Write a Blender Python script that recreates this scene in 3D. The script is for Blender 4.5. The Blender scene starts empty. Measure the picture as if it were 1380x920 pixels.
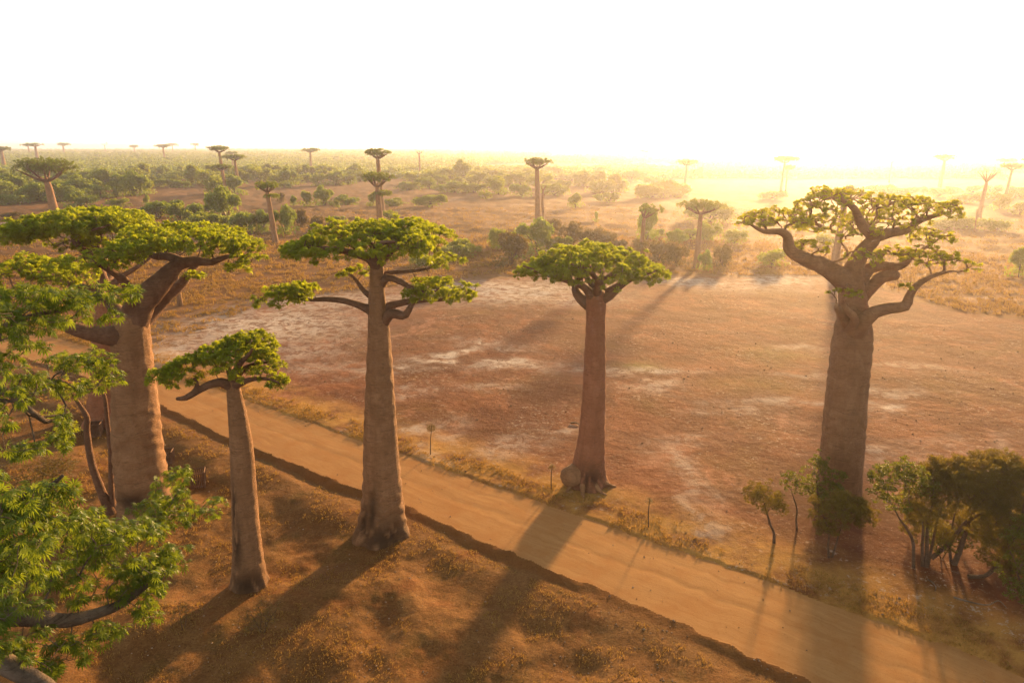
import bpy, math, random
import numpy as np
R = math.radians
sc = bpy.context.scene
COL = sc.collection

# ------------------------------------------------------------------ camera
HC = 28.0
PITCH = R(16.0)
FPX = 920.0                      # focal length in photo pixels (24 mm on 36 mm, 1380 px wide)
cam_d = bpy.data.cameras.new('camera'); cam = bpy.data.objects.new('camera', cam_d); COL.objects.link(cam)
cam_d.lens = 24.0; cam_d.sensor_width = 36.0
cam_d.clip_start = 0.1; cam_d.clip_end = 20000
cam.location = (0, 0, HC); cam.rotation_euler = (R(90) - PITCH, 0, 0)
sc.camera = cam

# ------------------------------------------------------------------ sky, sun, exposure
SUN_EL, SUN_AZ = R(9.5), R(24.3)          # azimuth clockwise from +Y
world = bpy.data.worlds.new("World"); sc.world = world; world.use_nodes = True
nt = world.node_tree; nt.nodes.clear()
sky = nt.nodes.new('ShaderNodeTexSky'); sky.sky_type = 'NISHITA'; sky.sun_disc = False
sky.sun_elevation = SUN_EL; sky.sun_rotation = SUN_AZ
sky.altitude = 0; sky.air_density = 1.0; sky.dust_density = 0.6; sky.ozone_density = 1.0
bg = nt.nodes.new('ShaderNodeBackground'); bg.inputs['Strength'].default_value = 0.105
wo = nt.nodes.new('ShaderNodeOutputWorld')
hs = nt.nodes.new('ShaderNodeHueSaturation'); hs.inputs['Saturation'].default_value = 0.3
nt.links.new(sky.outputs[0], hs.inputs['Color']); wm = nt.nodes.new('ShaderNodeMix'); wm.data_type = 'RGBA'; wm.blend_type = 'MULTIPLY'; wm.inputs[0].default_value = 1; wm.inputs[7].default_value = (1.0, .92, .80, 1)
nt.links.new(hs.outputs[0], wm.inputs[6]); nt.links.new(wm.outputs[2], bg.inputs[0]); nt.links.new(bg.outputs[0], wo.inputs[0])
sun_d = bpy.data.lights.new('sun', 'SUN'); sun_d.energy = 4.6; sun_d.angle = R(3.2); sun_d.color = (1.0, 0.575, 0.21)
sun = bpy.data.objects.new('sun', sun_d); COL.objects.link(sun)
SD = (math.sin(SUN_AZ) * math.cos(SUN_EL), math.cos(SUN_AZ) * math.cos(SUN_EL), math.sin(SUN_EL))
from mathutils import Vector
sun.rotation_euler = Vector(SD).to_track_quat('Z', 'Y').to_euler()
sun.location = (60, 120, 60)
vs = sc.view_settings; vs.view_transform = 'Standard'; vs.look = 'None'; vs.gamma = 1; vs.use_curve_mapping = False
vs.exposure = 1.72
cy = sc.cycles
cy.use_denoising = True; cy.max_bounces = 6; cy.diffuse_bounces = 2; cy.glossy_bounces = 1
cy.transmission_bounces = 3; cy.transparent_max_bounces = 4; cy.volume_bounces = 1
cy.use_adaptive_sampling = True; cy.adaptive_threshold = 0.012
try: cy.denoiser = 'OPENIMAGEDENOISE'
except Exception: pass
HAZE_DENSITY = 0.00021

# ------------------------------------------------------------------ helpers
rng = np.random.default_rng(7)

def ray(px, py):
    u, v = (px - 690.0) / FPX, (py - 460.0) / FPX
    d = np.array([u, math.cos(PITCH) - v * math.sin(PITCH), -math.sin(PITCH) - v * math.cos(PITCH)])
    return d                                  # unit depth along the optical axis

def G(px, py, z=0.0):                          # photo pixel -> ground point
    d = ray(px, py); t = (z - HC) / d[2]
    return np.array([d[0] * t, d[1] * t, z])

def AT(px, py, depth):                         # photo pixel at a depth along the optical axis
    return np.array([0, 0, HC]) + ray(px, py) * depth

def depth_of(p):
    return p[1] * math.cos(PITCH) - (p[2] - HC) * math.sin(PITCH)

def ATY(px, py, y):                            # photo pixel on the vertical plane at distance y
    d = ray(px, py); return np.array([0, 0, HC]) + d * (y / d[1])

def hash2(ix, iy, s):
    h = (ix.astype(np.int64) * 374761393 + iy.astype(np.int64) * 668265263 + s * 974711) & 0xffffffff
    h = ((h ^ (h >> 13)) * 1274126177) & 0xffffffff
    return ((h ^ (h >> 16)) & 0xffff) / 65535.0

def vnoise(x, y, s=0):
    ix, iy = np.floor(x), np.floor(y); fx, fy = x - ix, y - iy
    fx = fx * fx * (3 - 2 * fx); fy = fy * fy * (3 - 2 * fy)
    a, b = hash2(ix, iy, s), hash2(ix + 1, iy, s); c, d = hash2(ix, iy + 1, s), hash2(ix + 1, iy + 1, s)
    return (a + (b - a) * fx) * (1 - fy) + (c + (d - c) * fx) * fy      # 0..1

def fbm(x, y, s=0, o=4):
    t, a, n = 0, 1.0, 0
    for k in range(o):
        t = t + a * vnoise(x * 2 ** k + 17.3 * k, y * 2 ** k - 9.1 * k, s + k); n += a; a *= 0.5
    return t / n

def sstep(a, b, x):
    t = np.clip((x - a) / (b - a), 0, 1); return t * t * (3 - 2 * t)

def mesh_np(name, V, F, attrs=None, smooth=False):
    V = np.asarray(V, np.float32); F = np.asarray(F, np.int32); k = F.shape[1]
    me = bpy.data.meshes.new(name)
    me.vertices.add(len(V)); me.vertices.foreach_set('co', V.ravel())
    me.loops.add(F.size); me.loops.foreach_set('vertex_index', F.ravel())
    me.polygons.add(len(F)); me.polygons.foreach_set('loop_start', np.arange(0, F.size, k, dtype=np.int32))
    me.polygons.foreach_set('use_smooth', np.full(len(F), smooth))
    me.update(calc_edges=True)
    for an, av in (attrs or {}).items():
        a = me.attributes.new(an, 'FLOAT', 'POINT'); a.data.foreach_set('value', np.asarray(av, np.float32))
    return me

def link(name, me, mat, parent=None, loc=(0, 0, 0)):
    if mat is not None and not me.materials: me.materials.append(mat)
    o = bpy.data.objects.new(name, me); COL.objects.link(o); o.location = loc
    if parent is not None: o.parent = parent
    return o

def tag(o, label=None, cat=None, group=None, kind=None):
    if label: o['label'] = label
    if cat: o['category'] = cat
    if group: o['group'] = group
    if kind: o['kind'] = kind
    return o

def thing(name, loc, label, cat, group=None):
    o = bpy.data.objects.new(name, None); COL.objects.link(o); o.location = tuple(loc); o.empty_display_size = 0.5
    return tag(o, label, cat, group)

# ------------------------------------------------------------------ materials
def new_mat(name):
    m = bpy.data.materials.new(name); m.use_nodes = True; t = m.node_tree
    b = t.nodes['Principled BSDF']; b.inputs['Specular IOR Level'].default_value = 0.25
    return m, t, b
def N(t, kind, **kw):
    n = t.nodes.new('ShaderNode' + kind)
    for k, v in kw.items():
        if k in n.inputs: n.inputs[k].default_value = v
        else: setattr(n, k, v)
    return n
def ramp(t, src, stops):
    r = t.nodes.new('ShaderNodeValToRGB'); e = r.color_ramp.elements
    while len(e) < len(stops): e.new(0.5)
    for q, (p, c) in zip(e, stops): q.position = p; q.color = (*c, 1) if len(c) == 3 else c
    t.links.new(src, r.inputs[0]); return r.outputs[0]
def noise(t, vec, scale, detail=4, rough=0.55, dist=0.0, sx=1, sy=1, sz=1):
    if (sx, sy, sz) != (1, 1, 1):
        mp = N(t, 'Mapping'); mp.inputs['Scale'].default_value = (sx, sy, sz); t.links.new(vec, mp.inputs[0]); vec = mp.outputs[0]
    n = N(t, 'TexNoise'); n.inputs['Scale'].default_value = scale; n.inputs['Detail'].default_value = detail
    n.inputs['Roughness'].default_value = rough; n.inputs['Distortion'].default_value = dist
    t.links.new(vec, n.inputs['Vector']); return n.outputs['Fac']
def mix(t, fac, a, b, mode='MIX'):
    m = t.nodes.new('ShaderNodeMix'); m.data_type = 'RGBA'; m.blend_type = mode
    for s, v in ((m.inputs[0], fac), (m.inputs[6], a), (m.inputs[7], b)):
        if hasattr(v, 'links'): t.links.new(v, s)
        elif isinstance(v, (int, float)): s.default_value = v
        else: s.default_value = (*v, 1)
    return m.outputs[2]
def mth(t, op, a, b=0.0, clamp=False):
    m = t.nodes.new('ShaderNodeMath'); m.operation = op; m.use_clamp = clamp
    for s, v in ((m.inputs[0], a), (m.inputs[1], b)):
        if hasattr(v, 'links'): t.links.new(v, s)
        else: s.default_value = v
    return m.outputs[0]
def bump(t, b, h, strength, dist):
    n = N(t, 'Bump'); n.inputs['Strength'].default_value = strength; n.inputs['Distance'].default_value = dist
    t.links.new(h, n.inputs['Height'])
    prev = b.inputs['Normal'].links
    if prev: t.links.new(prev[0].from_socket, n.inputs['Normal'])
    t.links.new(n.outputs[0], b.inputs['Normal']); return n
def attr(t, name):
    a = N(t, 'Attribute'); a.attribute_name = name; return a.outputs['Fac']

def bark_mat(name, c0, c1, c2, rings=1.0):
    m, t, b = new_mat(name); co = N(t, 'TexCoord').outputs['Object']
    n1 = noise(t, co, 1.1, 5, .6); n2 = noise(t, co, 3.0, 6, .7, sz=3.2 * rings if rings else 1)
    c = mix(t, ramp(t, n1, [(.40, (0, 0, 0)), (.60, (1, 1, 1))]), c0, c1)
    pt = noise(t, co, .55, 6, .75, .8); c = mix(t, ramp(t, pt, [(.50, (0, 0, 0)), (.66, (.5, .5, .5))]), c, tuple(min(1, x * 1.35 + .02) for x in c1))
    nk = noise(t, co, 7.0, 4, .8, sz=.6); c = mix(t, ramp(t, nk, [(.60, (0, 0, 0)), (.70, (.8, .8, .8))]), c, tuple(x * .45 for x in c0))
    c = mix(t, ramp(t, n2, [(.52, (0, 0, 0)), (.72, (.8, .8, .8))]), c, c2)
    ring = noise(t, co, 1.0, 3, .5, .6, sx=.35, sy=.35, sz=4.5)      # long thin horizontal creases
    crease = ramp(t, ring, [(.485, (0, 0, 0)), (.5, (1, 1, 1)), (.515, (0, 0, 0))])
    c = mix(t, mth(t, 'MULTIPLY', crease, .75), c, tuple(x * .45 for x in c0))
    st = noise(t, co, 2.2, 4, .6, sz=.18)                             # vertical streaks
    c = mix(t, ramp(t, st, [(.45, (0, 0, 0)), (.75, (.55, .55, .55))]), c, tuple(x * .62 for x in c0))
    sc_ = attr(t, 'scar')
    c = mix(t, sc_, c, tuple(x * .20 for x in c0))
    t.links.new(c, b.inputs['Base Color']); b.inputs['Roughness'].default_value = .85
    bump(t, b, n2, 1.0, .12); bump(t, b, crease, -1.0, .10); bump(t, b, noise(t, co, 10, 6, .8), .9, .05)
    return m

def leaf_mat(name, a, b2, tr, mixf=.45):
    m, t, b = new_mat(name)
    c = mix(t, attr(t, 'tint'), a, b2)
    t.links.new(c, b.inputs['Base Color']); b.inputs['Roughness'].default_value = .5
    tl = N(t, 'BsdfTranslucent'); c2 = mix(t, attr(t, 'tint'), tr, tuple(x * .7 for x in tr)); t.links.new(c2, tl.inputs[0])
    ms = N(t, 'MixShader'); ms.inputs[0].default_value = mixf
    t.links.new(b.outputs[0], ms.inputs[1]); t.links.new(tl.outputs[0], ms.inputs[2])
    t.links.new(ms.outputs[0], t.nodes['Material Output'].inputs[0]); return m

M = {}
M['bark'] = bark_mat('baobab_bark', (.25, .130, .062), (.30, .160, .080), (.18, .092, .048))
M['bark_red'] = bark_mat('red_baobab_bark', (.27, .110, .055), (.31, .130, .068), (.20, .085, .045))
M['bark_limb'] = bark_mat('limb_bark', (.14, .070, .040), (.20, .105, .062), (.09, .048, .03))
M['bark_pale'] = bark_mat('pale_twig_bark', (.12, .085, .06), (.22, .165, .125), (.06, .04, .03))
M['twig'] = bark_mat('shrub_stem_bark', (.10, .06, .035), (.15, .09, .06), (.06, .04, .03))
M['wood'] = bark_mat('weathered_wood', (.16, .085, .05), (.22, .13, .08), (.11, .06, .04))
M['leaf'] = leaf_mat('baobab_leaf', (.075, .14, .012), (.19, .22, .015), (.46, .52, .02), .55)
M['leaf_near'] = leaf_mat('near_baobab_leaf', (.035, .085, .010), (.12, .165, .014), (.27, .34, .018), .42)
M['leaf_yellow'] = leaf_mat('young_baobab_leaf', (.13, .18, .012), (.25, .25, .015), (.56, .55, .02), .55)
M['leaf_far'] = leaf_mat('far_leaf', (.07, .12, .014), (.15, .18, .018), (.28, .34, .02), .4)
M['shrub'] = leaf_mat('shrub_leaf', (.085, .16, .016), (.19, .23, .022), (.36, .45, .025), .42)
M['shrub_bright'] = leaf_mat('bright_shrub_leaf', (.10, .16, .012), (.20, .23, .016), (.42, .48, .02), .45)
M['shrub_dull'] = leaf_mat('dull_shrub_leaf', (.075, .065, .015), (.14, .10, .02), (.22, .15, .02), .35)
M['feather'] = leaf_mat('feathery_leaf', (.075, .070, .014), (.15, .115, .020), (.30, .22, .02), .38)
M['broadleaf'] = leaf_mat('broad_leaf', (.05, .075, .010), (.11, .12, .014), (.26, .27, .015), .4)
M['straw'] = leaf_mat('dry_grass', (.24, .145, .04), (.36, .23, .065), (.42, .25, .05), .4)

# ------------------------------------------------------------------ ground shape
UP = [(-130, 415), (-40, 432), (10, 442), (65, 453), (117, 466), (220, 500), (326, 536), (400, 564), (550, 615), (644, 649), (728, 677), (900, 738), (1027, 781), (1117, 814), (1273, 869), (1375, 910), (1500, 962)]
LO = [(-130, 445), (-60, 460), (-5, 472), (55, 488), (110, 505), (217, 545), (307, 589), (400, 625), (479, 658), (548, 682), (659, 732), (769, 778), (900, 833), (960, 857), (1038, 893), (1089, 918), (1210, 975)]
UPW = np.array([G(*p)[:2] for p in UP]); LOW = np.array([G(*p)[:2] for p in LO])

def dist_poly(x, y, P):                       # signed: positive on the camera side of the line
    best = np.full(x.shape, 1e9); sg = np.zeros(x.shape)
    for a, b in zip(P[:-1], P[1:]):
        ab = b - a; L = (ab ** 2).sum()
        t = np.clip(((x - a[0]) * ab[0] + (y - a[1]) * ab[1]) / L, 0, 1)
        dx, dy = x - a[0] - t * ab[0], y - a[1] - t * ab[1]; d = np.hypot(dx, dy)
        c = ab[0] * (y - a[1]) - ab[1] * (x - a[0])
        m = d < best; best = np.where(m, d, best); sg = np.where(m, np.where(c < 0, 1.0, -1.0), sg)
    return best * sg

def in_poly(x, y, poly):
    ins = np.zeros(x.shape, bool); n = len(poly)
    for i in range(n):
        (x0, y0), (x1, y1) = poly[i], poly[(i + 1) % n]
        c = (y0 > y) != (y1 > y)
        xi = (x1 - x0) * (y - y0) / ((y1 - y0) if y1 != y0 else 1e-9) + x0
        ins ^= c & (x < xi)
    return ins

def ground_h(x, y):
    x = np.asarray(x, float); y = np.asarray(y, float)
    wob = (fbm(x / 1.3, y / 1.3, 5, 3) - .5) * 1.3
    near = np.hypot(x, y) < 220
    dl = np.where(near, dist_poly(x, y, LOW), 50.0) + wob * .6    # >0 : camera side of the near road edge
    du = np.where(near, dist_poly(x, y, UPW), -50.0) + wob * .5   # <0 : beyond the far road edge
    dist = np.hypot(x, y)
    # foreground: humps and hollows
    hump = (fbm(x / 7.0, y / 7.0, 11, 3) - .5) * 2.3 + (fbm(x / 2.2, y / 2.2, 31, 3) - .5) * .32
    rough = (fbm(x / 0.8, y / 0.8, 41, 2) - .5) * .10
    dv = .15 + 1.15 * vnoise(x / 6.0, y / 6.0, 88); camside = -0.30 * dv * sstep(0, .9, dl) + .24 * dv * sstep(.9, 2.6, dl) + (hump + rough) * sstep(1.5, 7, dl) * .9
    pan = (fbm(x / 16, y / 16, 3, 3) - .5) * .5 + rough * .5 + (fbm(x / 3, y / 3, 23, 2) - .5) * .10
    berm = .09 * sstep(.0, .45, -du) - .05 * sstep(1.0, 4.0, -du)
    far = berm + pan * sstep(.5, 5, -du) + (fbm(x / 90, y / 90, 77, 3) - .5) * 3.0 * sstep(140, 500, dist)
    rut = -.010 * np.exp(-((du - 1.6 + wob * .3) / .3) ** 2) - .015 * np.exp(-((du - 3.6 + wob * .3) / .35) ** 2)
    road = rut + (fbm(x / 2.5, y / 2.5, 51, 3) - .5) * .03
    on_road = (du > 0) & (dl < 0)
    h = np.where(dl >= 0, camside, np.where(du <= 0, far, road))
    return h, dl, du, on_road

def gh(x, y): return float(ground_h(np.array([x]), np.array([y]))[0][0])
def GP(px, py):
    p = G(px, py)
    for _ in range(3): p = G(px, py, gh(p[0], p[1]))
    return p

PAN = np.array([G(*p)[:2] for p in [(150, 500), (215, 468), (300, 432), (360, 406), (470, 393), (560, 384), (640, 375), (760, 371), (900, 369), (1010, 371), (1110, 373), (1210, 392), (1300, 420), (1420, 432), (1700, 470), (1900, 620), (1500, 960), (900, 760), (400, 560)]])
GREEN = [((855, 494), 34, 6, .9), ((1050, 478), 60, 12, .45), ((1010, 520), 60, 10, .3), ((800, 668), 30, 6, .4)]
PALE = [((330, 425), 80, 16, .6), ((500, 400), 120, 10, .6), ((420, 470), 60, 14, .5), ((520, 500), 50, 5, .5), ((545, 530), 30, 5, .5), ((690, 470), 40, 3, .5), ((880, 520), 40, 4, .5), ((1080, 510), 40, 4, .5), ((950, 600), 50, 5, .4), ((585, 488), 30, 2.5, 1.2), ((612, 476), 26, 2.5, 1.2), ((632, 466), 16, 2.5, 1.2), ((1170, 525), 60, 3, .7), ((870, 497), 60, 3, .8), ((1100, 470), 50, 4, .5), ((1000, 560), 60, 4, .4), ((560, 610), 30, 6, .4), ((660, 520), 40, 4, .4), ((1300, 640), 60, 6, .4), ((1230, 500), 60, 3, .4), ((350, 440), 130, 32, .9), ((460, 408), 110, 14, .7), ((250, 470), 60, 20, .7), ((610, 385), 60, 9, .8), ((700, 392), 110, 16, 1.0), ((770, 400), 60, 12, .6),
        ((940, 379), 60, 6, .95), ((1050, 378), 70, 7, 1.1), ((1000, 386), 60, 6, .6), ((700, 492), 70, 4, .9), ((830, 500), 70, 5, .55), ((770, 585), 45, 7, .5), ((595, 578), 40, 8, .6),
        ((930, 640), 26, 45, .5), ((940, 700), 14, 25, .4), ((1205, 550), 30, 6, .9), ((1190, 620), 50, 9, .55), ((1060, 545), 90, 5, .5), ((700, 605), 60, 5, .4), ((1030, 390), 100, 6, .4),
        ((1325, 402), 18, 3, .9), ((100, 300), 160, 2, .9), ((1020, 353), 50, 2, .5), ((725, 302), 30, 1.5, .6), ((600, 270), 30, 1.5, .4), ((440, 492), 60, 8, .45), ((560, 490), 50, 8, .3), ((640, 462), 40, 6, .5), ((1290, 600), 90, 5, .35)]
# ------------------------------------------------------------------ ground sheet and road
def build_ground():
    fine = np.radians(np.arange(-47, 47.001, 0.1)); coarse = np.radians(np.arange(50, 311, 3.0))
    ang = np.concatenate([fine, coarse])
    r = [0.05]
    r += list(np.linspace(3, 25, 22))
    while r[-1] < 150: r.append(r[-1] * 1.0028)
    while r[-1] < 7000: r.append(r[-1] * 1.014)
    r = np.array(r)
    A, RR = np.meshgrid(ang, r); X, Y = RR * np.sin(A), RR * np.cos(A)
    x, y = X.ravel(), Y.ravel()
    h, dl, du, onr = ground_h(x, y)
    nr, na = X.shape
    pan = in_poly(x + (fbm(x / 6, y / 6, 61, 3) - .5) * 12, y + (fbm(x / 6, y / 6, 62, 3) - .5) * 12, PAN).astype(float) * (du < 0)
    pale = np.zeros(x.shape)
    wx = (fbm(x / 5, y / 5, 71, 4) - .5) * 9; wy = (fbm(x / 5, y / 5, 72, 4) - .5) * 9
    # photo-pixel ellipses -> ellipses on the ground
    green = np.zeros(x.shape)
    for (cx, cy), rx, ry, a in GREEN:
        c = G(cx, cy); ex = abs(G(cx + rx, cy)[0] - c[0]); ey = abs(G(cx, cy - ry)[1] - G(cx, cy + ry)[1]) / 2
        green = np.maximum(green, a * np.exp(-((x + wx * .4 - c[0]) / ex) ** 2 - ((y + wy * .4 - c[1]) / ey) ** 2))
    for (cx, cy), rx, ry, a in PALE:
        c = G(cx, cy); ex = abs(G(cx + rx, cy)[0] - c[0]); ey = abs(G(cx, cy - ry)[1] - G(cx, cy + ry)[1]) / 2
        d2 = ((x + wx - c[0]) / ex) ** 2 + ((y + wy - c[1]) / max(ey, 1.6)) ** 2
        pale = np.maximum(pale, a * np.exp(-d2 * 1.1))
    I = np.arange(nr * na).reshape(nr, na)
    I2 = np.concatenate([I, I[:, :1]], axis=1)
    F = np.stack([I2[:-1, :-1], I2[:-1, 1:], I2[1:, 1:], I2[1:, :-1]], -1).reshape(-1, 4)
    V = np.stack([x, y, h], 1)
    d = UPW[9] - UPW[5]; d = d / np.hypot(*d); along = x * d[0] + y * d[1]
    at = dict(green=green, pan=pan, pale=pale, near=(dl > 0).astype(float) * np.clip(dl, 0, 1), du=np.clip(du, -30, 30), dl=np.clip(dl, -30, 30), along=along)
    rf = onr[F].sum(1) >= 2
    for nm, sel in (('ground', ~rf), ('dirt_road', rf)):
        FF = F[sel]; used, inv = np.unique(FF, return_inverse=True)
        me = mesh_np(nm, V[used], inv.reshape(-1, 4), {k: v[used] for k, v in at.items()}, smooth=True)
        tag(link(nm, me, M[nm]), kind='structure')

def ground_material():
    m, t, b = new_mat('dry_plain_ground'); co = N(t, 'TexCoord').outputs['Object']
    nb = noise(t, co, .035, 5, .6); nm_ = noise(t, co, .22, 6, .65); nf = noise(t, co, 2.2, 6, .75); nff = noise(t, co, 9.0, 5, .75)
    # beyond the pan: dry grassland, banded across the view
    band = noise(t, co, .02, 5, .65, 1.0, sx=.6, sy=1.2)
    grass = mix(t, ramp(t, band, [(.36, (0, 0, 0)), (.62, (1, 1, 1))]), (0.154, 0.058, 0.016), (0.227, 0.098, 0.029))
    grass = mix(t, ramp(t, nm_, [(.45, (0, 0, 0)), (.66, (.8, .8, .8))]), grass, (0.134, 0.070, 0.019))
    # the bare pan: reddish brown, speckled
    pan = mix(t, ramp(t, nb, [(.38, (0, 0, 0)), (.62, (1, 1, 1))]), (0.157, 0.050, 0.019), (0.195, 0.067, 0.028))
    pan = mix(t, ramp(t, nm_, [(.46, (0, 0, 0)), (.62, (.8, .8, .8))]), pan, (0.252, 0.095, 0.043))
    gr = noise(t, co, .06, 4, .6, .5)
    pan = mix(t, ramp(t, gr, [(.50, (0, 0, 0)), (.62, (.8, .8, .8))]), pan, (0.126, 0.058, 0.015))
    blot = noise(t, co, .11, 7, .72, 1.0)
    pan = mix(t, ramp(t, blot, [(.42, (0, 0, 0)), (.54, (.75, .75, .75))]), pan, (0.107, 0.036, 0.016))
    pan = mix(t, ramp(t, noise(t, co, .09, 8, .75, 1.2), [(.56, (0, 0, 0)), (.64, (.7, .7, .7))]), pan, (0.306, 0.135, 0.076))
    fleck = noise(t, co, 3.2, 5, .8, .4)
    pan = mix(t, ramp(t, fleck, [(.57, (0, 0, 0)), (.64, (.55, .55, .55))]), pan, (0.399, 0.206, 0.120))
    pan = mix(t, ramp(t, nf, [(.30, (.6, .6, .6)), (.43, (0, 0, 0))]), pan, (0.084, 0.026, 0.011))
    # camera side of the road: straw, red soil and greenish tufts
    nr = mix(t, ramp(t, noise(t, co, .45, 6, .7, .6), [(.40, (0, 0, 0)), (.60, (1, 1, 1))]), (0.130, 0.058, 0.018), (0.176, 0.088, 0.030))
    nr = mix(t, ramp(t, noise(t, co, .16, 4, .6, .8), [(.54, (0, 0, 0)), (.66, (.6, .6, .6))]), nr, (0.176, 0.062, 0.018))
    nr = mix(t, ramp(t, noise(t, co, .3, 5, .7), [(.54, (0, 0, 0)), (.66, (.6, .6, .6))]), nr, (0.101, 0.063, 0.015))
    nr = mix(t, ramp(t, noise(t, co, 4.5, 6, .8), [(.52, (0, 0, 0)), (.62, (.5, .5, .5))]), nr, (0.252, 0.133, 0.050))
    nr = mix(t, ramp(t, nff, [(.32, (.7, .7, .7)), (.47, (0, 0, 0))]), nr, (0.050, 0.024, 0.010))
    c = mix(t, attr(t, 'pan'), grass, pan)
    c = mix(t, attr(t, 'near'), c, nr)
    # verge beyond the road: straw-yellow strip, with golden sunlight painted into the colour
    du = attr(t, 'du')
    vg = mth(t, 'MULTIPLY', mth(t, 'ADD', mth(t, 'MULTIPLY', mth(t, 'ADD', du, 7.5), .22), 0, True), mth(t, 'LESS_THAN', du, 0.0))
    vg = mth(t, 'MULTIPLY', vg, ramp(t, nm_, [(.38, (.1, .1, .1)), (.55, (1, 1, 1))]))
    c = mix(t, vg, c, (.38, .20, .05))
    # broken bank of red soil along both road edges
    dl = attr(t, 'dl')
    bank = mth(t, 'LESS_THAN', mth(t, 'ABSOLUTE', mth(t, 'SUBTRACT', dl, .4)), .6)
    c = mix(t, mth(t, 'MULTIPLY', bank, .3), c, (0.154, 0.056, 0.016))
    c = mix(t, mth(t, 'MULTIPLY', attr(t, 'green'), ramp(t, nf, [(.40, (.3, .3, .3)), (.58, (1, 1, 1))])), c, (.19, .165, .03))
    # salt crust
    pl = mth(t, 'MULTIPLY', attr(t, 'pale'), ramp(t, noise(t, co, .55, 8, .8, .6), [(.44, (0, 0, 0)), (.54, (1, 1, 1))]))
    pl = mth(t, 'ADD', pl, mth(t, 'MULTIPLY', attr(t, 'pale'), .22), True)
    c = mix(t, pl, c, (.46, .38, .32))
    # thin broken crust flakes over the whole pan
    fk = mth(t, 'MULTIPLY', ramp(t, noise(t, co, 1.6, 8, .85, .3), [(.555, (0, 0, 0)), (.60, (1, 1, 1))]), ramp(t, noise(t, co, .12, 4, .6, .6), [(.47, (0, 0, 0)), (.60, (.8, .8, .8))]))
    c = mix(t, mth(t, 'MULTIPLY', fk, attr(t, 'pan')), c, (.42, .33, .26))
    c = mix(t, ramp(t, nff, [(.35, (.35, .35, .35)), (.5, (0, 0, 0))]), c, (.07, .032, .014))
    t.links.new(c, b.inputs['Base Color']); b.inputs['Roughness'].default_value = .95; b.inputs['Specular IOR Level'].default_value = .1
    bump(t, b, noise(t, co, 1.3, 6, .7), .5, .22); bump(t, b, nff, .55, .05)
    M['ground'] = m
    m, t, b = new_mat('packed_dirt_road'); co = N(t, 'TexCoord').outputs['Object']
    cx = N(t, 'CombineXYZ'); t.links.new(attr(t, 'du'), cx.inputs[0]); t.links.new(attr(t, 'along'), cx.inputs[1])
    s = noise(t, cx.outputs[0], 2.4, 7, .75, .2, sx=1.0, sy=.05); s2 = noise(t, co, .5, 5, .6)
    c = mix(t, ramp(t, s, [(.30, (0, 0, 0)), (.70, (1, 1, 1))]), (0.29, 0.140, 0.048), (0.40, 0.215, 0.080))
    c = mix(t, ramp(t, s2, [(.45, (0, 0, 0)), (.65, (.6, .6, .6))]), c, (0.309, 0.135, 0.040))
    c = mix(t, ramp(t, noise(t, co, 5, 5, .8), [(.30, (.6, .6, .6)), (.44, (0, 0, 0))]), c, (0.175, 0.074, 0.024))
    t.links.new(c, b.inputs['Base Color']); b.inputs['Roughness'].default_value = .9; b.inputs['Specular IOR Level'].default_value = .12
    bump(t, b, s, .10, .02); bump(t, b, noise(t, co, 6, 5, .7), .4, .03)
    M['dirt_road'] = m

ground_material(); build_ground()

# ------------------------------------------------------------------ haze
def build_haze():
    L, z0, z1 = 7300.0, -5.0, 34.0
    V = [(-L, -L, z0), (L, -L, z0), (L, L, z0), (-L, L, z0), (-L, -L, z1), (L, -L, z1), (L, L, z1), (-L, L, z1)]
    F = [(0, 3, 2, 1), (4, 5, 6, 7), (0, 1, 5, 4), (1, 2, 6, 5), (2, 3, 7, 6), (3, 0, 4, 7)]
    m = bpy.data.materials.new('morning_haze'); m.use_nodes = True; t = m.node_tree; t.nodes.clear()
    v = t.nodes.new('ShaderNodeVolumePrincipled'); o = t.nodes.new('ShaderNodeOutputMaterial')
    v.inputs['Color'].default_value = (.90, .88, 1.0, 1); v.inputs['Density'].default_value = HAZE_DENSITY
    v.inputs['Anisotropy'].default_value = .74
    t.links.new(v.outputs[0], o.inputs['Volume'])
    tag(link('haze', mesh_np('haze', V, F), m), kind='stuff')
build_haze()

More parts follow.
